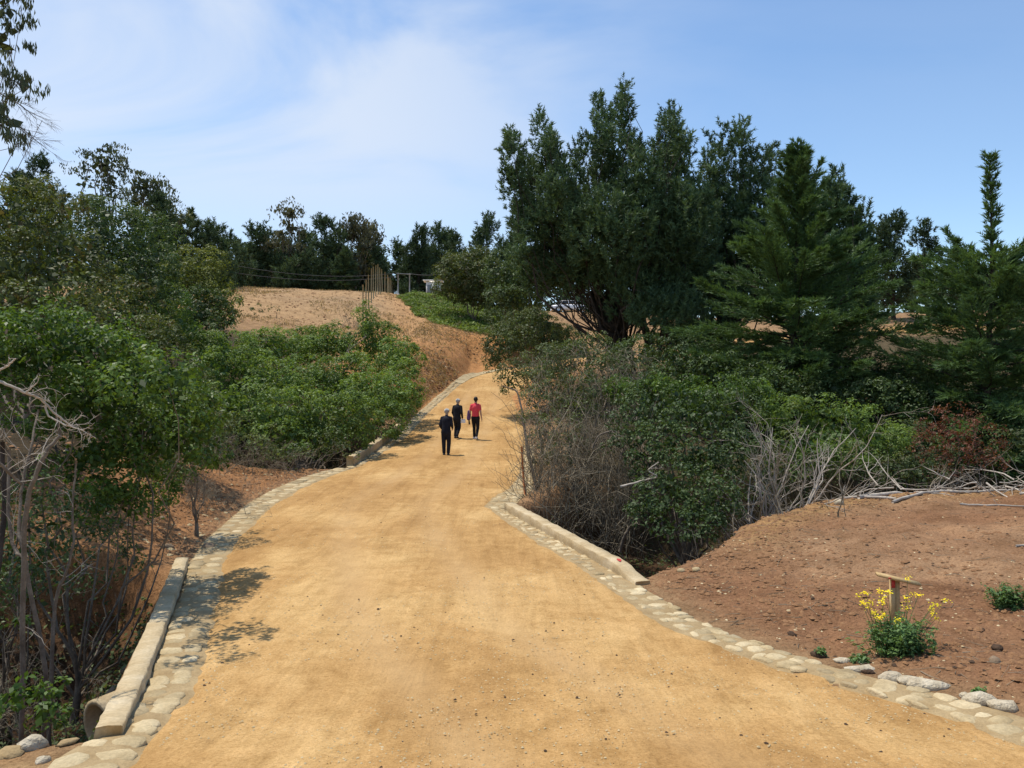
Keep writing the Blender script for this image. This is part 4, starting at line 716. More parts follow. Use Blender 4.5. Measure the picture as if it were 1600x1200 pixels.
bush([lob(1020,612,23.5,36,24),lob(1060,612,23,40,22),lob(1100,632,22,30,22),lob(1140,610,23,30,20),lob(1180,620,23,30,22),lob(975,612,24.5,26,20)], 'brighter green crest of leaves above the dark glossy bush', 305, 'bright', base=(4.6, 22, hz(4.6, 22)), r0=.06, subr=.2, sdens=12, per=44, size=.08, ratio=.5)
bush([lob(1270,660,23,50,34),lob(1330,670,23,50,34),lob(1300,700,22,56,36),lob(1250,710,21.5,40,36),lob(1370,690,23,44,30),lob(1220,650,24,34,26)], 'fresh green bush behind the bleached dead shrub', 306, 'vine', subr=.25, sdens=11, per=48, size=.09, r0=.05)
bush([lob(1400,690,24,50,28),lob(1440,710,23,44,26),lob(1350,735,21.5,50,20),lob(1420,735,21,50,20),lob(1590,690,23,34,28)], 'grey-green low bush left of the rusty-leaved bush', 307, 'grey', subr=.22, sdens=11, per=36, size=.07, r0=.05)
root, rg = bush([lob(1490,665,22,44,26),lob(1525,690,21.5,34,28),lob(1460,700,21.5,34,28),lob(1500,720,21,50,24),lob(1548,715,21.5,26,22)], 'bush with rusty red leaves at the far edge of the red earth', 308, 'redleaf', subr=.2, sdens=9, per=34, size=.065, r0=.04, core=.05)
bush([lob(1330,580,30,60,30),lob(1400,600,29,60,36),lob(1290,620,28,50,26),lob(1370,630,27,60,30),lob(1450,620,28,50,30),lob(1560,640,29,60,40),lob(1480,590,31,50,30)], 'dark grey-green scrub between the two cypresses', 309, 'darkleaf', name='scrub', subr=.3, sdens=8, per=44, size=.11, r0=.08)
bush([lob(1010,560,33,50,30),lob(1070,570,32,50,40),lob(1130,590,30,50,36),lob(1200,600,28,50,26),lob(960,560,33,30,20)], 'shaded scrub at the foot of the great pine', 310, 'darkleaf', name='scrub', subr=.3, sdens=8, per=44, size=.11, r0=.08)
bush([(10.5,24.5,-2.2,2.2,1.2,.8),(14,25,-2.1,2.2,1.2,.9),(7.5,23.5,-2.6,1.6,1.2,.8),(17.5,25,-1.8,2.2,1.4,1.)], 'low dark scrub backing the fallen branches', 311, 'darkleaf', name='scrub', subr=.25, sdens=9, per=40, size=.08)

# ---------------------------------------------------------------- dead wood
def deadshrub(P0, n, hgt, label, seed, spread=.5, m='dead', r=(.012, .03), lv=2, mm=6, name='dead_shrub', lean=(0, 0, 1), wig=.19, cat='dead shrub', area=.4):
    rng = np.random.default_rng(seed); P0 = np.array(P0, float); root = empty(name, P0, label, cat); q = MB()
    b = P0 + np.stack([rng.normal(0, area, n), rng.normal(0, area * .6, n), np.zeros(n)], -1); b[:, 2] = H(b[:, 0], b[:, 1]) - .06
    d = np.array(lean) + rng.normal(0, spread, (n, 3)) * [1, .7, .3]; Pm = twigs(q, rng, b, d, rng.uniform(.55, 1.1, n) * hgt, rng.uniform(*r, n), 8, wig, .0, lv, mm); tag(q.build('branches', M[m], root, True), kind='stuff'); return root
deadshrub((6.15, 19.5, 0), 9, 3.9, 'bleached dead shrub with tall upright stems beside the green bush', 401, .2, r=(.022, .046), mm=7, area=.35)
deadshrub((6.5, 18.7, 0), 9, 2.9, 'bleached dead stems fanning out to the right above the gully rim', 402, .22, lean=(.55, 0, .8), r=(.018, .036), area=.35, mm=6)
deadshrub((5.1, 17.6, 0), 22, 1.7, 'tangle of grey dry stems in the hollow under the dark glossy bush', 403, .3, 'drytwig', r=(.01, .022), area=.9, lv=1)
deadshrub((5.9, 19.8, 0), 3, 3.3, 'single pale dead stems leaning left over the dark glossy bush', 404, .1, lean=(-.42, 0, .9), r=(.02, .03), area=.06, mm=4)
deadshrub((10.6, 20.8, 0), 30, 1.6, 'grey leafless brush between the green bush and the rusty bush', 405, .6, 'drytwig', r=(.008, .018), area=.9)
deadshrub((13.4, 20.6, 0), 34, 1.6, 'grey leafless brush under the rusty-leaved bush', 406, .7, 'dead', r=(.007, .018), area=1.0)
deadshrub((-7.2, 18.6, 0), 40, .9, 'dry grass-like twigs spilling down the orange left bank', 407, .7, 'drytwig', r=(.004, .009), area=.7, name='dry_brush', cat='dry brush')
deadshrub((-8.6, 25.4, 0), 70, 1.3, 'dry brown brush at the foot of the vine thicket', 408, .6, 'drytwig', r=(.005, .011), area=1.2, name='dry_brush', cat='dry brush')
deadshrub((-9.4, 23, 0), 40, 1.9, 'grey dry brush between the orange bank and the thicket', 409, .5, 'drytwig', r=(.006, .012), area=.9, name='dry_brush', cat='dry brush')
deadshrub((-11.3, 62, 0), 26, 1.5, 'thin scrubby bush standing alone on the bare field', 410, .6, 'drytwig', r=(.01, .02), area=.8, name='dry_brush', cat='dry brush')
def polytrunk(pts, r0, r1, label, seed, m='palebark', nsub=5, name='bare_tree', cat='tree trunk', sublen=1.2, wig=.2, lv=1, par=None):
    """a stem through photo points (px, py, Y) with side twigs"""
    rng = np.random.default_rng(seed); r0 *= .78; r1 *= .78; A_ = np.array([at(*p) for p in pts])
    if cat == 'tree trunk' and par is None: g0 = A_[0].copy(); g0[0] -= .05; g0[2] = hz(g0[0], g0[1]) - .1; A_ = np.concatenate([[g0], A_])
    s = np.linspace(0, len(A_) - 1, len(A_) * 5); P = np.stack([np.interp(s, np.arange(len(A_)), A_[:, k]) for k in range(3)], -1)
    for _ in range(2): P[1:-1] = (P[:-2] + P[1:-1] * 2 + P[2:]) / 4
    P[1:-1] += rng.normal(0, r0 * .18, P[1:-1].shape); Rr = np.linspace(r0, r1, len(P)) * (1 + rng.normal(0, .05, len(P))); Rr[:2] *= 1.25
    root = par or empty(name, A_[0], label, cat); q = MB(); tubes(q, P, Rr, 9, cap=True); q.build('stem' if par is None else 'limb', M[m], root, True)
    if nsub:
        q = MB(); p, d, ln, r = offshoots(rng, P[None], Rr[None], nsub, .8, 1., np.array([sublen])); twigs(q, rng, p, d, ln, np.clip(r * .45, .004, .05), 7, wig, .02, lv, 4); tag(q.build('twigs', M['dead' if m != 'bark' else 'bark'], root, True), kind='stuff')
    return root
t = polytrunk([(72,1052,8.6),(62,990,8.6),(45,920,8.6),(40,872,8.6),(22,862,8.7),(12,800,8.8),(15,700,9.0)], .034, .02, 'slender pale trunk standing in the near left gully', 420, nsub=5, sublen=.9)
polytrunk([(40,872,8.6),(28,830,8.7),(34,760,8.9),(48,700,9.1),(60,640,9.4)], .026, .014, None, 421, nsub=4, sublen=.9, par=t)
polytrunk([(82,990,9.6),(88,930,9.6),(105,890,9.6),(116,850,9.6),(112,790,9.7),(120,720,9.8)], .032, .012, 'forked grey trunk right of the slender pale trunk', 422, nsub=6, sublen=.8)
polytrunk([(38,800,8.2),(55,740,8.2),(75,700,8.3),(95,680,8.4),(88,650,8.4)], .034, .02, 'bark-peeling trunk bending right at the left edge', 423, nsub=4, sublen=.9)
polytrunk([(-30,588,7.6),(-8,582,7.6),(12,572,7.6),(24,560,7.6)], .015, .010, 'pale hooked branch end at the left picture edge', 424, 'dead', nsub=1, sublen=.3, cat='branch', name='bare_branch')
t = polytrunk([(-20,590,7.6),(15,602,7.6),(40,614,7.6),(60,620,7.7),(90,650,7.8),(115,668,7.9)], .02, .010, 'bleached bare branch reaching in from the left edge', 425, 'dead', nsub=9, sublen=.5, cat='branch', name='bare_branch', wig=.35)
polytrunk([(70,634,7.7),(75,650,7.7),(98,662,7.7),(115,668,7.8),(128,672,7.8),(150,685,7.9)], .012, .004, None, 426, 'dead', nsub=10, sublen=.35, par=t, wig=.4)
polytrunk([(40,614,7.6),(58,598,7.6)], .012, .006, None, 427, 'dead', nsub=1, sublen=.2, par=t)
polytrunk([(-10,715,8),(15,740,8.1),(35,758,8.2)], .022, .018, 'grey bough crossing the shade at the left edge', 428, 'palebark', nsub=4, sublen=.6, cat='branch', name='bare_branch')
polytrunk([(-10,1010,9.2),(-6,900,9.3),(8,800,9.5),(4,690,9.6)], .06, .03, 'dark trunk at the very left edge', 429, 'bark', nsub=6, sublen=1.)
deadshrub((-7.1, 10.6, 0), 30, 1.5, 'tangle of thin dry stems in the shade under the bright-leaved shrub', 430, .35, 'drytwig', r=(.005, .012), area=.7, name='dry_brush', cat='dry brush')
deadshrub((-5.2, 9.0, 0), 8, .9, 'small bare twig bush beside the culvert pipe', 431, .5, 'drytwig', r=(.005, .010), area=.3)
t = polytrunk([(970,760,18.8),(1000,752,18.6),(1030,745,18.4),(1010,735,18.3),(1030,722,18.3)], .03, .014, 'pale broken branch jutting from the dark hollow', 432, 'dead', nsub=4, sublen=.5, cat='branch', name='bare_branch')
polytrunk([(968,862,19.4),(975,840,19.3),(985,822,19.2),(998,818,19)], .05, .04, 'curved mossy stem in the dark hollow behind the headwall', 433, 'palebark', nsub=0, name='bare_branch', cat='branch')
polytrunk([(926,700,20.4),(935,680,20.4),(960,672,20.4),(975,690,20.4),(970,720,20.4)], .035, .02, 'looping bare limb in front of the vine-draped bush', 434, 'palebark', nsub=6, sublen=.7, cat='branch', name='bare_branch')
t = polytrunk([(838,760,22.4),(824,700,23.5),(818,650,27),(808,610,31),(785,603,33)], .07, .03, 'dark leaning trunk along the road side of the vine-draped bush', 435, 'bark', nsub=10, sublen=1.)
q = MB(); P = np.array([on(821, 21.6) - [0, 0, .1], at(817, 735, 21.6), at(815, 700, 21.6)]); P = np.array([P[0], P[1], P[1] + [.0, 0, .62]]); P[2, 0] = P[1, 0] - .03
tubes(q, P, np.array([.035, .032, .03]), 6, cap=True); tag(q.build('marker_stake', M['orange'], None), 'thin orange stake standing at the road edge beyond the right headwall', 'stake')
def ground_log(pts, r0, r1, label, seed, nsub=4, m='dead', sub=.8):
    rng = np.random.default_rng(seed); A_ = np.array([np.r_[x, y, 0] for x, y in pts]); s = np.linspace(0, len(A_) - 1, len(A_) * 4); P = np.stack([np.interp(s, np.arange(len(A_)), A_[:, k]) for k in range(3)], -1)
    P[:, :2] += rng.normal(0, .03, (len(P), 2)); Rr = np.linspace(r0, r1, len(P)); P[:, 2] = H(P[:, 0], P[:, 1], True) + Rr * .8; P[1:-1, 2] = (P[:-2, 2] + P[2:, 2] + P[1:-1, 2]) / 3 + .01
    q = MB(); tubes(q, P, Rr, 7, cap=True)
    if nsub: p, d, ln, r = offshoots(rng, P[None], Rr[None], nsub, .7, 1., np.array([sub])); d[:, 2] = np.abs(d[:, 2]) * .5; twigs(q, rng, p, d, ln, np.clip(r * .5, .004, .03), 6, .2, 0, 1, 3)
    tag(q.build('fallen_branch', M[m], None, True), label, 'fallen branch'); return q
ground_log([(7.2,19.0),(8.6,18.3)], .035, .03, 'stub of dead branch leaning out from the dead shrub onto the earth', 440)
ground_log([(7.9,18.6),(9.6,19.4),(11.4,19.9),(13,20.4)], .05, .03, 'long pale fallen bough along the back of the red earth', 441, 7)
ground_log([(8.4,18.0),(10.0,19.0),(11.6,19.3),(12.4,19.8)], .035, .02, 'second fallen bough lying below the long pale one', 442, 6)
ground_log([(9.6,17.6),(10.6,17.5),(11.5,17.3)], .02, .012, 'thin stick with forked end in front of the fallen boughs', 443, 3, sub=.5)
ground_log([(11.7,18.9),(12.0,18.0),(11.4,17.4)], .03, .02, 'bent grey branch lying towards the camera, right of the boughs', 444, 3, sub=.4)
ground_log([(12.0,18.4),(12.8,17.1),(13.6,16.4)], .03, .015, 'twiggy grey branch at the right edge of the red earth', 445, 10, sub=.6)
ground_log([(8.3,13.6),(9.3,13.4)], .02, .012, 'pale stick lying alone at the right picture edge', 446, 1, sub=.3)

rng = np.random.default_rng(450); root = empty('brush_pile', (11, 19.6, hz(11, 19.6)), 'heap of grey broken branches along the back edge of the red earth', 'brush pile'); q = MB(); n = 70
X = rng.uniform(8.2, 15, n); Y = 19.6 + rng.normal(0, .45, n); P0 = np.stack([X, Y, H(X, Y) + rng.uniform(0, .35, n)], -1); twigs(q, rng, P0, rng.normal(0, 1, (n, 3)) * [1, .5, .22], rng.uniform(.6, 1.7, n), rng.uniform(.008, .026, n), 6, .16, 0, 1, 5); tag(q.build('branches', M['dead'], root), kind='stuff')
# ---------------------------------------------------------------- fence posts, frame, shed, cables, cars
rng = np.random.default_rng(501); NP = 22
names = ['nearest', 'second', 'third', 'fourth', 'fifth', 'sixth', 'seventh', 'eighth', 'ninth', 'tenth', 'eleventh', 'twelfth', 'thirteenth', 'fourteenth', 'fifteenth', 'sixteenth', 'seventeenth', 'eighteenth', 'nineteenth', 'twentieth', 'twenty-first', 'farthest']
pxs = np.interp(np.arange(NP), [0, 1, 2, 3, 5, 10, 21], [567, 571.5, 576, 580, 587, 605, 629]); pys = np.interp(np.arange(NP), [0, 1, 2, 3, 5, 9, 14, 21], [66, 70, 74, 79, 87, 100, 118, 146])
for i in range(NP):
    p = on(pxs[i], pys[i]); h = 3.3 + rng.uniform(-.12, .12); q = MB()
    if pys[i] > 90: p[2] = np.interp(pys[i], [90, 105, 125, 146], [9.85, 10.6, 12, 13.1])
    t = np.linspace(0, 1, 4)[:, None]; P = p + np.array([rng.normal(0, .04), rng.normal(0, .04), h]) * t - [0, 0, .2] * (t < .01); tubes(q, P, np.linspace(.062, .05, 4), 8, cap=True)
    tag(q.build('fence_post', M['post']), f'tall peeled wooden pole on the hill crest, {names[i]} of the receding row', 'fence post', 'tall poles in a row on the field crest')
root = empty('pole_frame', on(631, 101), 'frame of two grey posts with a crossbar beside the end of the pole row', 'frame'); q0 = on(622, 101); q1 = on(640, 101)
for pp in (q0, q1): q = MB(); tubes(q, np.array([pp - [0, 0, .2], pp + [0, 0, 2.75]]), np.array([.07, .07]), 8, cap=True); q.build('post', M['greypost'], root)
q = MB(); tubes(q, np.array([q0 + [-.2, -.12, 2.6], q1 + [.2, -.12, 2.6]]), np.array([.045, .045]), 6, cap=True); q.build('crossbar', M['greypost'], root)
b = on(678, 100); root = empty('shed', b, 'small white flat-roofed hut half hidden by the rounded shrub', 'shed')
q = MB(); box(q, b + [0, 0, .85], (1.75, 1.6, 2.1)); q.build('wall', M['white'], root); q = MB(); box(q, b + [-.05, -.1, 1.95], (2.35, 2.1, .1)); q.build('roof', M['white'], root)
q = MB(); box(q, b + [.25, -.815, .95], (.6, .04, .7)); w = q.build('window', M['glass'], root); q = MB(); box(q, b + [-.5, -.815, .7], (.5, .04, 1.5)); q.build('door', M['greypost'], root)
def cable(a, b_, sag, label):
    a = np.array(a); b_ = np.array(b_); t = np.linspace(0, 1, 24)[:, None]; P = a * (1 - t) + b_ * t - np.array([0, 0, sag]) * 4 * t * (1 - t); q = MB(); tubes(q, P, np.full(24, .024), 4); tag(q.build('overhead_cable', M['cable']), label, 'cable', 'overhead cables across the field')
cable(at(335, 408, 84), q0 + [0, 0, 2.7], .9, 'upper of the two cables crossing behind the bare field')
cable(at(335, 421, 84), q0 + [0, 0, 2.3], .8, 'lower of the two cables crossing behind the bare field')
cable(q1 + [0, 0, 2.7], at(712, 424, 92), .3, 'cable running right from the grey pole frame')
def car(name, px, Y, rz, label, kind='sedan'):
    b = on(px, Y); root = empty(name, b, label, 'car'); root.rotation_euler = (0, 0, rz)
    Ln, Wd = 4.4, 1.72; xs = np.array([-2.2, -2.1, -1.5, -.75, -.1, .9, 1.35, 2.05, 2.2]); top = np.array([.62, .82, .88, .93, .95, .95, .93, .84, .6]) if kind == 'sedan' else np.array([.7, .95, 1.0, 1.02, 1.02, 1.02, 1.02, 1.0, .7])
    q = MB(); V = []
    for x, z in zip(xs, top):
        wv = Wd / 2 * (1 if abs(x) < 2 else .86); V.append([[x, -wv * .95, .25], [x, -wv, .5], [x, -wv * .98, z - .12], [x, -wv * .86, z], [x, wv * .86, z], [x, wv * .98, z - .12], [x, wv, .5], [x, wv * .95, .25]])
    V = np.array(V); q.add(V, grid_faces(len(xs), 8, True)); q.f.append(np.array([np.arange(8)])); q.r.append(np.array([.5])); q.f.append(np.array([np.arange(8)[::-1] + 64])); q.r.append(np.array([.5]))
    def loc(q, nm, m, sm_=True): return obj(nm, q.mesh(nm, m, sm_), root)
    loc(q, 'body', M['carwhite'])
    g = [(-1.55, .9, 0), (-.85, 1.4, 1), (.75, 1.43, 1), (1.45, .9, 0)] if kind == 'sedan' else [(-.9, 1.0, 0), (-.4, 1.62, 1), (.85, 1.64, 1), (1.35, 1.0, 0)]
    q = MB(); V = [[[x, -.74 if not u else -.6, .88], [x, (-.74 if not u else -.6), z], [x, (.74 if not u else .6), z], [x, .74 if not u else .6, .88]] for x, z, u in g]
    V = np.array(V, float); V[:, 0, 1] = -.76; V[:, 3, 1] = .76; q.add(V, grid_faces(4, 4, True)); loc(q, 'glasshouse', M['glass'], False)
    q = MB(); x0, x1, zt = g[1][0], g[2][0], g[1][1]; box(q, ((x0 + x1) / 2, 0, zt + .025), (x1 - x0 + .12, 1.26, .05)); loc(q, 'roof', M['carwhite'], False)
    for sy in (-1, 1):
        for xx in (x0 + .05, (x0 + x1) / 2, x1 - .05):
            q = MB(); tubes(q, np.array([[xx + (xx - (x0 + x1) / 2) * .35, sy * .775, .88], [xx, sy * .625, zt]]), np.array([.035, .035]), 5); loc(q, 'pillar', M['carwhite'])
        for xx in (-1.35, 1.35):
            q = MB(); t = np.linspace(0, 2 * np.pi, 19)[:-1]; c, s = np.cos(t), np.sin(t)
            V = [np.stack([xx + r * c, np.full(18, sy * y), .32 + r * s], -1) for r, y in ((.2, .88), (.31, .89), (.33, .84), (.33, .7))]; q.add(np.concatenate(V), grid_faces(4, 18, True)); wh = loc(q, 'wheel', M['tyre'])
            q = MB(); V = [np.stack([xx + r * c, np.full(18, sy * y), .32 + r * s], -1) for r, y in ((.2, .885), (.06, .87), (.01, .87))]; q.add(np.concatenate(V), grid_faces(3, 18, True)); r_ = obj('rim', q.mesh('rim', M['rim']), wh)
            q = MB(); t2 = np.linspace(-.15, np.pi + .15, 14); V = np.array([[[xx + r * math.cos(a), sy * y, .32 + r * math.sin(a)] for r, y in ((.335, .865), (.39, .872))] for a in t2]); q.add(V, grid_faces(14, 2)); loc(q, 'wheel_arch', M['glass'])
    for sy in (-1, 1): q = MB(); box(q, (-2.17, sy * .6, .66), (.1, .34, .14)); loc(q, 'headlight', M['rim'], False)
car('parked_car', 888, 104, .06, 'white saloon car parked on the terrace, seen under the great pine')
car('parked_car', 941, 106, -.05, 'taller white car parked right of the saloon, mostly hidden behind the great pine', 'van')

# ---------------------------------------------------------------- marker stake and plants on the red earth
p = on(1398, 9.7); p[2] -= .02; yb = 9.7
root = empty('survey_marker', p, 'raw timber stake with a tilted board nailed on top, red paint near its head', 'survey marker')
zt = (600 - 905) * yb / F; q = MB(); hgt = zt - p[2]; box(q, (p[0] - .028, yb, p[2] + hgt / 2 - .05), (.05, .05, hgt + .1)); box(q, (p[0] + .03, yb + .01, p[2] + hgt / 2 - .06), (.056, .03, hgt + .08)); q.build('stake', M['timber'], root)
q = MB(); box(q, (p[0] + .02, yb - .045, zt + .012), (.50, .095, .028), -.10, .5, (.1, .22)); q.build('board', M['timber'], root)
q = MB(); box(q, (p[0] - .03, yb - .0275, zt - .05), (.044, .003, .09)); box(q, (p[0] - .1, yb - .094, zt + .032), (.03, .004, .02)); q.build('paint_mark', M['redpaint'], root)
def herb(px, Y, hw, hh, n, label, seed, flowers=0, name='plant'):
    rng = np.random.default_rng(seed); b = on(px, Y); root = empty(name, b, label, 'plant'); q = MB()
    d = rng.normal(0, .5, (n, 3)) * [hw / hh, hw / hh * .8, 0] + [0, 0, 1]; bb = b + np.stack([rng.normal(0, hw * .3, n), rng.normal(0, hw * .25, n), np.zeros(n) - .02], -1); P, Rr = grow(rng, bb, d, hh * rng.uniform(.5, 1.1, n), np.full(n, .004), 6, .14); tubes(q, P, Rr, 4)
    q.build('stem', M['mustard'], root); q = MB(); m = 17; i = np.repeat(np.arange(n), m); t = rng.uniform(.05, .92, len(i)) * 4.99; k = t.astype(int); f = (t - k)[:, None]
    pp = P[i, k] * (1 - f) + P[i, k + 1] * f; dr = nrm(rng.normal(0, 1, pp.shape) * [1, 1, .35] + [0, 0, .3]); pp = pp + dr * .035; leaves(q, rng, pp, dr * .4 + UP, .062, .42, .5, .5); q.build('leaves', M['mustard'], root)
    if flowers:
        sel = np.argsort(-P[:, -1, 2])[:flowers]; T = P[sel, -1]; hd = np.repeat(T, 24, 0) + rng.normal(0, .022, (flowers * 24, 3)) * [1, 1, .8]
        q = MB(); leaves(q, rng, hd, np.zeros_like(hd) + [0, 0, 1], .023, .9, 1.2, .6); q.build('flowers', M['petal'], root)
    return root
r_ = herb(1402, 8.75, .40, .46, 130, 'green wild mustard with yellow flower heads around the survey marker', 510, 0)
rng = np.random.default_rng(511); fl = [(1341,930),(1347,942),(1375,925),(1383,933),(1356,948),(1365,958),(1372,965),(1380,960),(1360,940),(1417,935),(1426,928),(1436,930),(1416,949),(1405,968),(1403,975),(1455,950),(1460,945),(1477,938),(1418,903),(1388,925),(1352,926),(1457,958),(1378,940),(1463,966)]
qs, qf = MB(), MB()
for fx, fy in fl:
    Yq = 8.9 + rng.uniform(-.15, .15); tpt = at(fx, fy, Yq); b0 = on(1400 + (fx - 1400) * .35 + rng.normal(0, 6), 8.85); t = np.linspace(0, 1, 6)[:, None]; P = b0 * (1 - t) + tpt * t + np.array([(tpt[0] - b0[0]) * .3, 0, 0]) * (t * t - t) ; tubes(qs, P, np.linspace(.005, .002, 6), 4)
    n = 26; hd = tpt + rng.normal(0, .017, (n, 3)) * [1.2, 1.2, .9]; leaves(qf, rng, hd, np.zeros_like(hd) + [0, -.3, 1], .019, .95, 1.0, .6)
qs.build('flower_stem', M['mustard'], r_); qf.build('flower_head', M['petal'], r_)
herb(1572, 10.3, .26, .34, 60, 'leafy green weed with one upright tip near the right edge', 512)
herb(1282, 8.95, .05, .10, 8, 'tiny grey-green sprout by the dark clod at the verge', 513)
herb(1530, 7.5, .05, .09, 10, 'tiny green sprout in the dark red soil above the mortar lumps', 514)
herb(1345, 8.6, .09, .10, 12, 'low weed left of the mustard plant', 515)

# ---------------------------------------------------------------- lumps, rocks, clods and sticks
rng = np.random.default_rng(520); RL = [rock_mesh(rng, M['lump'], .34) for _ in range(5)]; RR = [rock_mesh(rng, M['rock'], .25) for _ in range(5)]; RD = [rock_mesh(rng, M['darkrock'], .35) for _ in range(3)]; RK = [rock_mesh(rng, M['clod'], .35) for _ in range(5)]; RS = [rock_mesh(rng, M['stone'], .2) for _ in range(4)]; RT = [rock_mesh(rng, M['mortar'], .4) for _ in range(3)]
def rock(px, Y, s, me, label, cat='rock', nm='rock', sink=.35, group=None):
    p = on(px, Y); o = bpy.data.objects.new(nm, me); SC.collection.objects.link(o); s = np.array(s) * np.ones(3); o.location = (p[0], p[1], p[2] + s[2] * (1 - 2 * sink) * .7); o.rotation_euler = (0, 0, rng.uniform(0, 6)) if abs(s[0] - s[1]) < .05 else (0, 0, rng.normal(0, .15)); o.scale = tuple(s); tag(o, label, cat, group)
rock(1392, 8.05, (.14, .09, .075), RL[0], 'first rough whitish mortar lump below the mustard plant', 'mortar lump', 'mortar_lump')
rock(1417, 7.95, (.09, .08, .07), RL[1], 'small mortar lump wedged between the first and the long one', 'mortar lump', 'mortar_lump')
rock(1450, 7.8, (.19, .09, .07), RL[2], 'long low mortar lump in the middle of the right verge lumps', 'mortar lump', 'mortar_lump')
rock(1508, 7.5, (.05, .04, .035), RL[3], 'fist-sized mortar bit in the gap between the two big lumps', 'mortar lump', 'mortar_lump')
rock(1532, 7.35, (.15, .09, .075), RL[3], 'bulky mortar lump near the lower right edge, left half of a pair', 'mortar lump', 'mortar_lump')
rock(1567, 7.2, (.12, .08, .065), RL[4], 'rounded mortar lump at the lower right edge, right half of a pair', 'mortar lump', 'mortar_lump')
rock(1345, 8.4, (.16, .07, .05), RL[4], 'half-buried mortar lump at the left end of the right verge lumps', 'mortar lump', 'mortar_lump', .45)
rock(1318, 8.7, (.11, .06, .045), RL[1], 'crumbly mortar lump left of the half-buried one', 'mortar lump', 'mortar_lump', .45)
rock(1238, 9.75, (.085, .05, .045), RD[0], 'dark clod on the red earth left of the mustard plant', 'clod', 'clod')
rock(1278, 8.95, (.10, .055, .05), RD[1], 'dark clod just above the right verge beside a sprout', 'clod', 'clod')
rock(1558, 8.7, (.06, .06, .05), RD[2], 'dark square clod right of the mustard plant', 'clod', 'clod')
rock(1357, 8.3, (.06, .04, .035), RD[2], 'small dark clod above the half-buried mortar lump', 'clod', 'clod')
rock(1555, 8.2, (.09, .06, .05), RR[0], 'pale brown rock on the dark red soil right of the lumps', 'rock')
rock(50, 6.35, (.11, .09, .075), RL[3], 'whitish rock on the rim at the lower left corner', 'rock')
rock(15, 6.2, (.10, .09, .045), RT[1], 'tan clod at the lower left corner', 'clod', 'clod'); rock(105, 6.4, (.09, .06, .03), RT[2], 'tan clod on the rim between the white rock and the headwall', 'clod', 'clod'); rock(66, 6.0, (.06, .05, .04), RL[1], 'small pebble below the whitish rock, lower left', 'rock')
rock(182, 10.6, (.14, .12, .11), RR[1], 'round brown rock on the slope above the culvert', 'rock'); rock(198, 11.2, (.09, .08, .07), RR[2], 'smaller rock above the round brown rock', 'rock'); rock(168, 9.9, (.10, .09, .08), RR[3], 'grey rock lowest on the slope above the culvert', 'rock')
rock(327, 15.4, (.16, .12, .08), RR[4], 'flat brown rock on the orange left bank', 'rock'); rock(262, 15.0, (.12, .08, .06), RR[2], 'small rock above the far end of the near left headwall', 'rock')
rock(1310, 18.3, (.13, .1, .09), RL[0], 'white stone at the foot of the dead shrub', 'rock'); rock(1088, 12.9, (.09, .07, .05), RS[1], 'yellowish stone near the gully rim on the red earth', 'rock'); rock(1065, 13.0, (.08, .06, .05), RS[2], 'smaller yellowish stone beside the first, gully rim', 'rock')
def scatter(n, xy, size, meshes, name, label, cat, flat=.6, seed=1, sink=.3):
    """uncountable small pieces: one mesh of real geometry"""
    r2 = np.random.default_rng(seed); X, Y = xy(r2, n); Z = H(X, Y, True); s = size(r2, len(X)); q = MB()
    for me in meshes:
        co = np.zeros(len(me.vertices) * 3); me.vertices.foreach_get('co', co); co = co.reshape(-1, 3)
        fq = np.array([list(p.vertices) for p in me.polygons if p.loop_total == 4]); f3 = np.array([list(p.vertices) for p in me.polygons if p.loop_total == 3])
        idx = np.arange(len(X))[r2.integers(len(meshes), size=len(X)) == 0] if len(meshes) > 1 else np.arange(len(X)); k = len(idx)
        if not k: continue
        an = r2.uniform(0, 6.28, k); c, sn = np.cos(an), np.sin(an); sc = s[idx][:, None] * r2.uniform(.6, 1.3, (k, 3)) * [1, 1, flat]
        v = co[None] * sc[:, None]; v = np.stack([v[..., 0] * c[:, None] - v[..., 1] * sn[:, None], v[..., 0] * sn[:, None] + v[..., 1] * c[:, None], v[..., 2]], -1) + np.stack([X[idx], Y[idx], Z[idx] + s[idx] * flat * (.5 - sink)], -1)[:, None]
        off = (np.arange(k) * len(co))[:, None, None]; n0 = q.n; q.add(v.reshape(-1, 3), (fq[None] + off).reshape(-1, 4)); q.f.append((f3[None] + off).reshape(-1, 3) + n0); q.r.append(np.full(k * len(f3), .5))
    tag(q.build(name, meshes[0].materials[0]), label, cat, kind='stuff')
def tiny(rng, m): # cheap 8-face stone
    V = np.array([[1, 0, 0], [-1, 0, 0], [0, 1, 0], [0, -1, 0], [0, 0, 1], [0, 0, -1.]]) * rng.uniform(.7, 1.2, (6, 1)); q = MB(); q.add(V, [[0, 2, 4], [2, 1, 4], [1, 3, 4], [3, 0, 4], [2, 0, 5], [1, 2, 5], [3, 1, 5], [0, 3, 5]]); return q.mesh('bit', m)
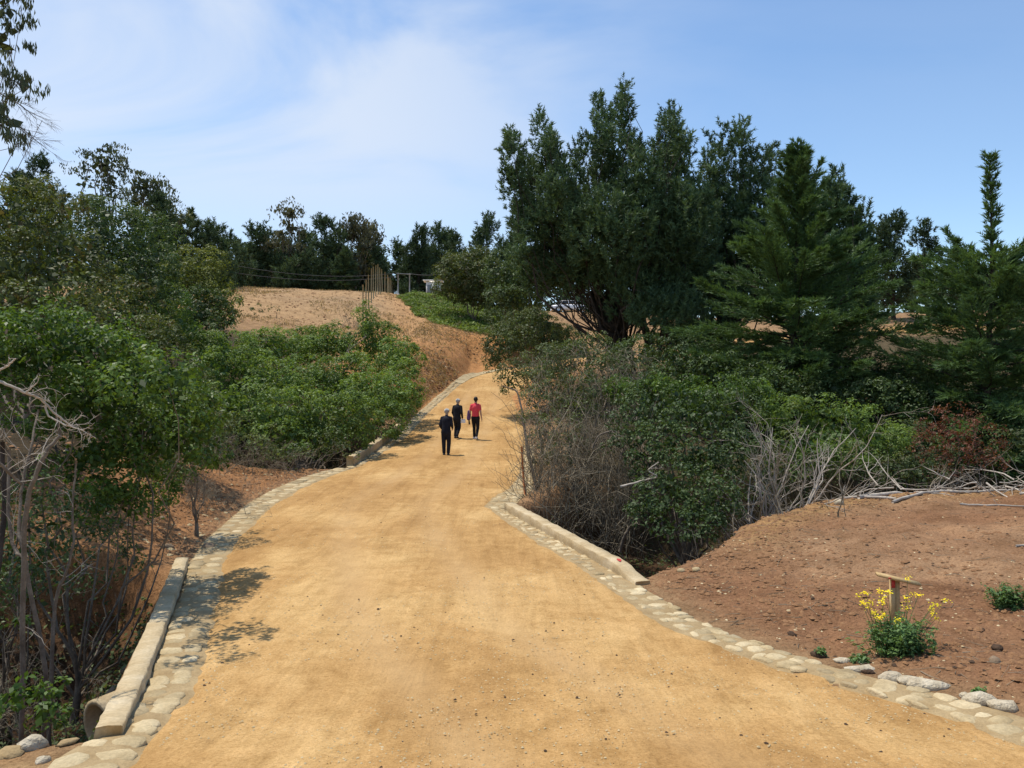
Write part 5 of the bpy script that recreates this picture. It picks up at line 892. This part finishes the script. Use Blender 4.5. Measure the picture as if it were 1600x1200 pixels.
def scatt(n, xy, size, m, name, label, cat, seed, flat=.6):
    r2 = np.random.default_rng(seed); X, Y = xy(r2, n); n = len(X); Z = H(X, Y, True); s = size(r2, n); V = np.array([[1, 0, 0], [.35, .9, 0], [-.8, .6, 0], [-.9, -.5, 0], [.3, -1, 0], [.25, .15, .9], [-.3, -.1, .8]])
    v = V[None] * (s[:, None, None] * r2.uniform(.65, 1.3, (n, 7, 1))) * [1, 1, flat]; an = r2.uniform(0, 6.28, n)[:, None]; c, sn = np.cos(an), np.sin(an)
    v = np.stack([v[..., 0] * c - v[..., 1] * sn, v[..., 0] * sn + v[..., 1] * c, v[..., 2]], -1) + np.stack([X, Y, Z], -1)[:, None]
    f = np.array([[0, 1, 5], [1, 2, 5], [2, 6, 5], [2, 3, 6], [3, 4, 6], [4, 5, 6], [4, 0, 5]]); q = MB(); q.add(v.reshape(-1, 3), (f[None] + (np.arange(n) * 7)[:, None, None]).reshape(-1, 3)); tag(q.build(name, M[m]), label, cat, kind='stuff')
def xy_red(r, n):
    Y = r.uniform(5.8, 20.5, n * 2); X = re_(Y) + wr2(Y) + r.exponential(5, n * 2) ** 1.0 * .9; k = (psdf(G2, X, Y) < .2) & (X < 17); return X[k][:n], Y[k][:n]
def wr2(Y): return np.interp(Y, [4, 8, 12, 13, 19, 20], [.9, .8, .75, .8, .8, .9])
def xy_left(r, n):
    Y = r.uniform(14.2, 27, n * 2); X = le(Y) - .65 - r.exponential(1.4, n * 2); k = (psdf(G3, X, Y) < 0) & (psdf(G1, X, Y) < .1); return X[k][:n], Y[k][:n]
def xy_field(r, n): return r.uniform(-46, -3.5, n), r.uniform(58, 100, n)
def xy_emb(r, n):
    Y = r.uniform(41, 78, n * 2); X = np.where(Y < 60, le(Y) - .7 - r.exponential(2.5, n * 2), r.uniform(-8, 6, n * 2)); k = (Y < 58) | ((psdf(bend, X, Y) < -.5) & (Y > 65)); return X[k][:n], Y[k][:n]
ps = lambda a, b: (lambda r, n: a + (b - a) * r.random(n) ** 3.5)
scatt(12000, xy_red, ps(.007, .06), 'clod', 'loose_clods', 'loose crumbs of reddish earth on the cleared plot', 'clods', 601)
scatt(1500, xy_red, ps(.006, .035), 'darkrock', 'dark_crumbs', 'dark crumbs and bark bits on the cleared plot', 'crumbs', 602)
scatt(1300, xy_red, ps(.006, .03), 'stone', 'pale_pebbles', 'small pale pebbles on the cleared plot', 'pebbles', 603)
scatt(5000, xy_left, ps(.01, .07), 'clod', 'bank_clods', 'loose earth crumbs on the orange left bank', 'clods', 604)
scatt(260, xy_left, ps(.02, .08), 'stone', 'bank_pebbles', 'small pale stones on the orange left bank', 'pebbles', 605)
scatt(11000, xy_field, ps(.025, .13), 'clod', 'field_clods', 'turned clods of dry earth over the bare field', 'clods', 606)
scatt(9000, xy_emb, ps(.02, .12), 'clod', 'embankment_clods', 'rough broken earth on the embankment above the road bend', 'clods', 607)
def xy_rim(r, n):
    t = r.uniform(0, 1, n); P = np.array(G2[:7]); k = np.linspace(0, 1, 7); return np.interp(t, k, P[:, 0]) + r.normal(.45, .35, n), np.interp(t, k, P[:, 1]) - .45 + r.normal(0, .25, n)
scatt(4200, xy_rim, ps(.008, .045), 'clod', 'rim_clods', 'pushed-up clods along the gully rim', 'clods', 608)
def xy_road(r, n):
    Y = 4.2 + r.exponential(7, n * 2); Y = Y[Y < 40]; X = le(Y) + .1 + (re_(Y) - le(Y) - .2) * np.clip(r.beta(.8, .8, len(Y)), 0, 1); k = fbm(X, Y, .5, 66) > -.15; return X[k][:n], Y[k][:n]
def road_scatter(n, rngs, m, name, label, seed):
    global H; H0 = H; H = lambda X, Y, fine=False: H0(X, Y) + .047 + .05 * np.sin(np.pi * np.clip((X - le(Y)) / (re_(Y) - le(Y)), 0, 1))
    scatt(n, xy_road, rngs, m, name, label, 'gravel', seed, .7); H = H0
road_scatter(9000, ps(.004, .014), 'stone', 'road_gravel', 'fine pale gravel strewn over the sand road', 610)
road_scatter(700, ps(.004, .02), 'darkrock', 'road_crumbs', 'scattered dark crumbs and twigs on the sand road', 611)
# sticks and straw on the red earth
rng = np.random.default_rng(620); X, Y = xy_red(rng, 650); n = len(X); P0 = np.stack([X, Y, H(X, Y, True) + .012], -1); d = rng.normal(0, 1, (n, 3)) * [1, .6, .05]; q = MB(); P, Rr = grow(rng, P0, d, rng.uniform(.06, .45, n), rng.uniform(.002, .006, n), 4, .12); P[:, :, 2] = H(P[..., 0], P[..., 1], True) + .012; tubes(q, P, Rr, 3); tag(q.build('sticks', M['drytwig']), 'small sticks and straw littering the cleared plot', 'sticks', kind='stuff')
X, Y = xy_left(rng, 900); P0 = np.stack([X, Y, H(X, Y, True)], -1); n = len(X); P, Rr = grow(rng, P0, rng.normal(0, .8, (n, 3)) + [0, 0, .5], rng.uniform(.1, .4, n), rng.uniform(.002, .005, n), 4, .2); q = MB(); tubes(q, P, Rr, 3); tag(q.build('straw', M['drytwig']), 'dry straw over the orange left bank', 'straw', kind='stuff')
# dry tufts over the field, litter in the gullies
X, Y = xy_field(rng, 7000); k = fbm(X, Y, .25, 93) > -.05; X, Y = X[k], Y[k]; n = len(X); kk = np.repeat(np.arange(n), 5); P = np.stack([X[kk] + rng.normal(0, .12, len(kk)), Y[kk] + rng.normal(0, .12, len(kk)), H(X, Y)[kk] + rng.uniform(.02, .16, len(kk))], -1); q = MB(); leaves(q, rng, P, np.zeros_like(P) + [0, -1, .3], .26, .16, .0, .7, .5); tag(q.build('dry_tufts', M['drygrass']), 'straw-coloured tufts over the bare field', 'dry grass', kind='stuff')
pts = []
for G in (G1, G2, G3):
    a = np.array(G); X = rng.uniform(max(a[:, 0].min(), -12), min(a[:, 0].max(), 16), 12000); Y = rng.uniform(a[:, 1].min(), a[:, 1].max(), 12000); k = psdf(G, X, Y) > .3; pts.append(np.stack([X[k], Y[k]], -1))
XY = np.concatenate(pts); P = np.concatenate([XY, (H(XY[:, 0], XY[:, 1]) + rng.uniform(.0, .12, len(XY)))[:, None]], 1); q = MB(); leaves(q, rng, P, np.zeros_like(P) + UP, .10, .5, .5, .7); tag(q.build('leaf_litter', M['grey']), 'dead leaves and low growth on the gully floors', 'leaf litter', kind='stuff')
X, Y = xy_emb(rng, 2600); n = len(X); kk = np.repeat(np.arange(n), 6); P = np.stack([X[kk] + rng.normal(0, .12, len(kk)), Y[kk] + rng.normal(0, .12, len(kk)), H(X, Y)[kk] + rng.uniform(.02, .2, len(kk))], -1); q = MB(); leaves(q, rng, P, np.zeros_like(P) + [0, -1, .3], .24, .16, .0, .7, .3); tag(q.build('embankment_tufts', M['drygrass']), 'dry tufts on the embankment above the road bend', 'dry grass', kind='stuff')
# small weeds clumps on the field
for i, (px, Y, s, lb) in enumerate([(432, 63, .7, 'low green weed clump on the bare field, right one'), (388, 62, .55, 'low green weed clump on the bare field, left one'), (405, 66, .4, 'small weed between the two clumps on the bare field')]):
    b = on(px, Y); bush([(b[0], b[1], b[2] + s * .5, s, s * .7, s * .7)], lb, 700 + i, 'olive', name='weed_clump', cat='weeds', subr=.25, sdens=4, per=16, size=.16, base=b, core=0)
# ---------------------------------------------------------------- the three walkers
def capsule(mb, a, b, ra, rb, S=14, fl=1.0, ax=None):
    """closed tapered capsule from a to b; fl flattens it along ax"""
    a = np.array(a, float); b = np.array(b, float); d = b - a; L = np.linalg.norm(d); d = d / max(L, 1e-6)
    u = nrm(np.cross(d, [0, 1, .01])); v = np.cross(d, u); rings = []
    for t in np.linspace(-np.pi / 2, 0, 5)[1:]: rings.append((a + d * ra * math.sin(t), ra * math.cos(t)))
    for t in np.linspace(0, np.pi / 2, 5)[:-1]: rings.append((b + d * rb * math.sin(t), rb * math.cos(t)))
    an = np.arange(S) * 2 * np.pi / S; V = [a - d * ra] + [c + r * (np.cos(t) * u + np.sin(t) * v) for c, r in rings for t in an] + [b + d * rb]
    V = np.array(V)
    if fl != 1:
        m = (a + b) / 2; ax = nrm(np.array(ax, float)); V = V + (((V - m) @ ax) * (fl - 1))[:, None] * ax
    mb.add(V, grid_faces(len(rings), S, True) + 1); k = np.arange(S); n0 = mb.n - len(V)
    mb.f.append(np.stack([np.zeros(S, int), 1 + (k + 1) % S, 1 + k], -1) + n0); mb.r.append(np.full(S, .5)); e = len(V) - 1
    mb.f.append(np.stack([np.full(S, e), e - S + k, e - S + (k + 1) % S], -1) + n0); mb.r.append(np.full(S, .5))
def person(px, Y, height, yaw, label, pose, top, trousers, shoes, cap, hair, long_top=True, tuck=1.0):
    b = on(px, Y); b[2] += .075; root = empty('person', b, label, 'person'); root.rotation_euler = (0, 0, yaw); k = height / 1.75
    def part(nm, q, m, vox, parent=root, smooth=2):
        me = q.mesh(nm, m, True); o = obj(nm, me, parent); r = o.modifiers.new('fuse', 'REMESH'); r.mode = 'VOXEL'; r.voxel_size = vox * k; r.use_smooth_shade = True
        s = o.modifiers.new('soft', 'SMOOTH'); s.iterations = smooth; s.factor = .6; return o
    K = lambda p: np.array(p, float) * k
    J = {'pelvis': (0, 0, .93), 'waist': (0, -.01, 1.06), 'chest': (0, -.01, 1.28), 'neck': (0, .0, 1.47), 'head': (0, .035, 1.63)}
    hl, hr = K((-.09, 0, .90)), K((.09, 0, .90)); (kl, al), (kr, ar) = pose['legs']; kl, al, kr, ar = map(K, (kl, al, kr, ar)); (el, wl_), (er, wr_) = pose['arms']; el, wl_, er, wr_ = map(K, (el, wl_, er, wr_)); sl, sr = K((-.165, 0, 1.405)), K((.165, 0, 1.405))
    st = pose.get('stoop', 0.)
    def S_(p):  # lean the upper body forward
        p = np.array(p, float); z = max(0, p[2] / k - .95); return p + np.array([0, st * z * k, -st * st * z * .5 * k])
    hd = S_(K((0, .03, 1.63))); q = MB()
    capsule(q, K(J['pelvis']), S_(K(J['waist'])), .145 * k, .13 * k, fl=.75, ax=(0, 1, 0)); capsule(q, S_(K(J['waist'])), S_(K(J['chest'])), .13 * k, .155 * k, fl=.72, ax=(0, 1, 0)); capsule(q, S_(K((-.13, 0, 1.40))), S_(K((.13, 0, 1.40))), .075 * k, .075 * k)
    capsule(q, S_(K((0, -.01, 1.40))), S_(K((0, .015, 1.54))), .062 * k, .055 * k)
    capsule(q, hd + K((0, -.012, .03)), hd + K((0, .015, .02)), .092 * k, .086 * k, fl=.86, ax=(1, 0, 0)); capsule(q, hd + K((0, .035, -.06)), hd + K((0, .05, -.07)), .055 * k, .042 * k); capsule(q, hd + K((0, .10, .0)), hd + K((0, .118, -.02)), .010 * k, .015 * k)
    for s in (-1, 1): capsule(q, hd + K((s * .083, .005, .015)), hd + K((s * .089, -.004, -.02)), .018 * k, .012 * k, fl=.9, ax=(0, 1, 0)); capsule(q, hd + K((s * .03, .088, .022)), hd + K((s * .032, .09, .022)), .012 * k, .012 * k)
    capsule(q, hd + K((-.02, .095, -.052)), hd + K((.02, .095, -.052)), .009 * k, .009 * k)
    for sh, e, w in ((sl, el, wl_), (sr, er, wr_)):
        sh, e, w = S_(sh), S_(e), S_(w); capsule(q, sh, e, .052 * k, .042 * k); capsule(q, e, w, .041 * k, .028 * k); fd = nrm(w - e); sd = nrm(np.cross(fd, [1, .2, 0])); 
        if np.linalg.norm(np.cross(fd, [1, .2, 0])) < .1: sd = np.array([0, 1., 0])
        nn = np.cross(fd, sd); pm = w + fd * .075 * k; capsule(q, w, pm, .027 * k, .034 * k, fl=.75, ax=nn)
        for j, (o_, ln) in enumerate(((-.03, .062), (-.010, .074), (.010, .070), (.028, .055))):
            a0 = pm + sd * o_ * k + fd * .015 * k; a1 = a0 + (fd * .55 * ln + nn * .012) * k; a2 = a1 + (fd * .35 * ln + nn * .03) * k; capsule(q, a0, a1, .0105 * k, .0095 * k, 8); capsule(q, a1, a2, .0095 * k, .008 * k, 8)
        a0 = w + fd * .02 * k - sd * .025 * k; capsule(q, a0, a0 + (fd * .035 - sd * .028) * k, .013 * k, .011 * k, 8); capsule(q, a0 + (fd * .035 - sd * .028) * k, a0 + (fd * .065 - sd * .03 + nn * .012) * k, .011 * k, .009 * k, 8)
    for h_, kn, an_ in ((hl, kl, al), (hr, kr, ar)): capsule(q, h_, kn, .082 * k, .055 * k); capsule(q, kn, an_, .055 * k, .038 * k); capsule(q, an_ - K((0, .03, .03)), an_ + K((0, .12, -.055)), .036 * k, .028 * k)
    part('body', q, M['skin'], .0085)
    q = MB(); capsule(q, K((0, 0, .93)), K((0, 0, 1.0)), .16 * k, .15 * k, fl=.78, ax=(0, 1, 0))
    for h_, kn, an_ in ((hl, kl, al), (hr, kr, ar)):
        w = .012 if tuck > 1 else 0; capsule(q, h_, kn, (.098 + w * .5) * k, (.068 + w) * k); capsule(q, kn, an_ + K((0, -.005, .035)), (.068 + w) * k, (.052 + w) * k)
    part('trousers', q, M[trousers], .012)
    for an_ in (al, ar): q = MB(); capsule(q, an_ + K((0, -.045, -.045)), an_ + K((0, .13, -.062)), .045 * k, .036 * k, fl=.9, ax=(0, 0, 1)); capsule(q, an_ + K((0, -.02, -.01)), an_ + K((0, .0, -.04)), .047 * k, .05 * k); part('shoe', q, M[shoes], .01)
    q = MB(); lo = .80 if long_top else .90
    capsule(q, K((0, -.005, lo + .08)), S_(K((0, -.01, 1.1))), (.178 if long_top else .158) * k, (.165 if long_top else .15) * k, fl=.76, ax=(0, 1, 0)); capsule(q, S_(K((0, -.01, 1.08))), S_(K((0, -.01, 1.30))), (.165 if long_top else .148) * k, (.178 if long_top else .168) * k, fl=.76, ax=(0, 1, 0)); capsule(q, S_(K((-.11, -.005, 1.40))), S_(K((.11, -.005, 1.40))), .082 * k, .082 * k); capsule(q, S_(K((0, 0, 1.43))), S_(K((0, .005, 1.475))), .08 * k, .068 * k)
    for sh, e, w in ((sl, el, wl_), (sr, er, wr_)):
        sh, e, w = S_(sh), S_(e), S_(w)
        if long_top: capsule(q, sh, e, .066 * k, .055 * k); capsule(q, e, e + (w - e) * .95, .055 * k, .042 * k)
        else: capsule(q, sh, sh + (e - sh) * .7, .062 * k, .058 * k)
    part('jacket' if long_top else 't_shirt', q, M[top], .012, smooth=3)
    if hair: q = MB(); capsule(q, hd + K((0, -.022, .04)), hd + K((0, -.002, .048)), .098 * k, .094 * k, fl=.9, ax=(1, 0, 0)); capsule(q, hd + K((0, -.055, -.01)), hd + K((0, -.05, -.045)), .062 * k, .045 * k); part('hair', q, M[hair], .01)
    if cap:
        q = MB(); t = np.linspace(0, np.pi / 2, 7); an = np.arange(20) * 2 * np.pi / 20; V = np.concatenate([np.stack([hd[0] + .101 * k * math.cos(a) * np.cos(an), hd[1] - .002 + .112 * k * math.cos(a) * np.sin(an), np.full(20, hd[2] + (.052 + .082 * math.sin(a)) * k)], -1) for a in t[:-1]] + [[[hd[0], hd[1], hd[2] + .135 * k]]])
        q.add(V, grid_faces(6, 20, True)); j = np.arange(20); q.f.append(np.stack([100 + j, 100 + (j + 1) % 20, np.full(20, 120)], -1)); q.r.append(np.full(20, .5)); c = obj('cap', q.mesh('cap', M[cap], True), root)
        q = MB(); a = np.linspace(.15 * np.pi, .85 * np.pi, 12); V = [[[hd[0] + r * k * .1 * math.cos(x), hd[1] + .112 * k * math.sin(x) * r, hd[2] + (.056 - (r - 1) * .03) * k + dz] for r in (.98, 1.3, 1.62)] for dz in (0, .006) for x in a]
        V = np.array(V); q.add(V[:12], grid_faces(12, 3)); q.add(V[12:], grid_faces(12, 3)); obj('peak', q.mesh('peak', M[cap]), c)
    return root, S_, k, part
walkA = dict(legs=(((-.095, .03, .49), (-.085, .03, .085)), ((.095, .05, .49), (.085, .0, .085))), arms=(((-.225, -.03, 1.15), (-.21, .16, 1.0)), ((.225, -.03, 1.15), (.2, .17, 1.02))), stoop=.14)
walkB = dict(legs=(((-.09, .12, .50), (-.085, .02, .11)), ((.09, .03, .49), (.10, -.22, .14))), arms=(((-.225, .02, 1.15), (-.22, .17, .98)), ((.235, -.05, 1.15), (.25, .02, .92))), stoop=.12)
walkC = dict(legs=(((-.085, .10, .50), (-.09, .13, .085)), ((.09, .02, .48), (.10, -.20, .12))), arms=(((-.225, -.02, 1.16), (-.26, .12, .93)), ((.225, -.06, 1.16), (.26, -.02, .90))), stoop=.02)
person(697, 30.0, 1.72, -.15, 'man in dark suit and pale cap, nearest of the three walkers', walkA, 'navy', 'navy', 'blackshoe', 'cream', 'grey_hair', True, 1.2)
rt, S_, k, part = person(714, 34.3, 1.68, -.35, 'man in black coat and white cap holding a white paper, middle walker', walkB, 'black', 'black', 'blackshoe', 'cream', 'grey_hair', True, 1.2)
hp = S_(np.array(walkB['arms'][1][1]) * k) + np.array([.03, .0, -.13]); wl_org = np.array(rt.location)
c, s = math.cos(-.35), math.sin(-.35); hw_ = wl_org + np.array([hp[0] * c - hp[1] * s, hp[0] * s + hp[1] * c, hp[2]])
o = bpy.data.objects.new('folded_paper', None); bpy.data.objects.remove(o)
q = MB(); V = []
for i in range(6):
    for j in range(5): V.append([(i / 5 - .5) * .2, .015 * math.sin(i * 1.3 + j), (j / 4 - .5) * .17 + .01 * math.sin(i * 2.)])
V = np.array(V) + hw_; q.add(V, grid_faces(6, 5)); q.add(V + [0, .012, 0], grid_faces(6, 5)[:, ::-1]); tag(q.build('folded_paper', M['white']), 'crumpled white paper held in the middle walker\'s right hand', 'paper')
rt, S_, k, part = person(743, 34.1, 1.77, -.22, 'man in coral red t-shirt and dark trousers walking up the road', walkC, 'red', 'black', 'shoe', None, 'hair', False)
wc = S_(np.array(walkC['arms'][0][0]) * k); loc = np.array(rt.location); c, s = math.cos(-.22), math.sin(-.22); rotp = lambda p: loc + np.array([p[0] * c - p[1] * s, p[0] * s + p[1] * c, p[2]])
root = empty('jacket_over_arm', rotp(wc + [-.03, .03, -.3]), 'purple-grey jacket and strap hanging over the red-shirted man\'s left arm', 'jacket'); q = MB()
a = rotp(wc + [-.055, .05, -.02]); b_ = rotp(wc + [-.07, .02, -.30]); n0 = np.array(root.location); capsule(q, a, b_, .075, .085, fl=.62, ax=(0, 1, 0)); o = q.build('cloth', M['purple'], root, True)
r = o.modifiers.new('fuse', 'REMESH'); r.mode = 'VOXEL'; r.voxel_size = .02; r.use_smooth_shade = True
q = MB(); capsule(q, rotp(wc + [-.05, .0, -.36]), rotp(wc + [-.04, .02, -.52]), .028, .034); q.build('strap', M['black'], root, True)
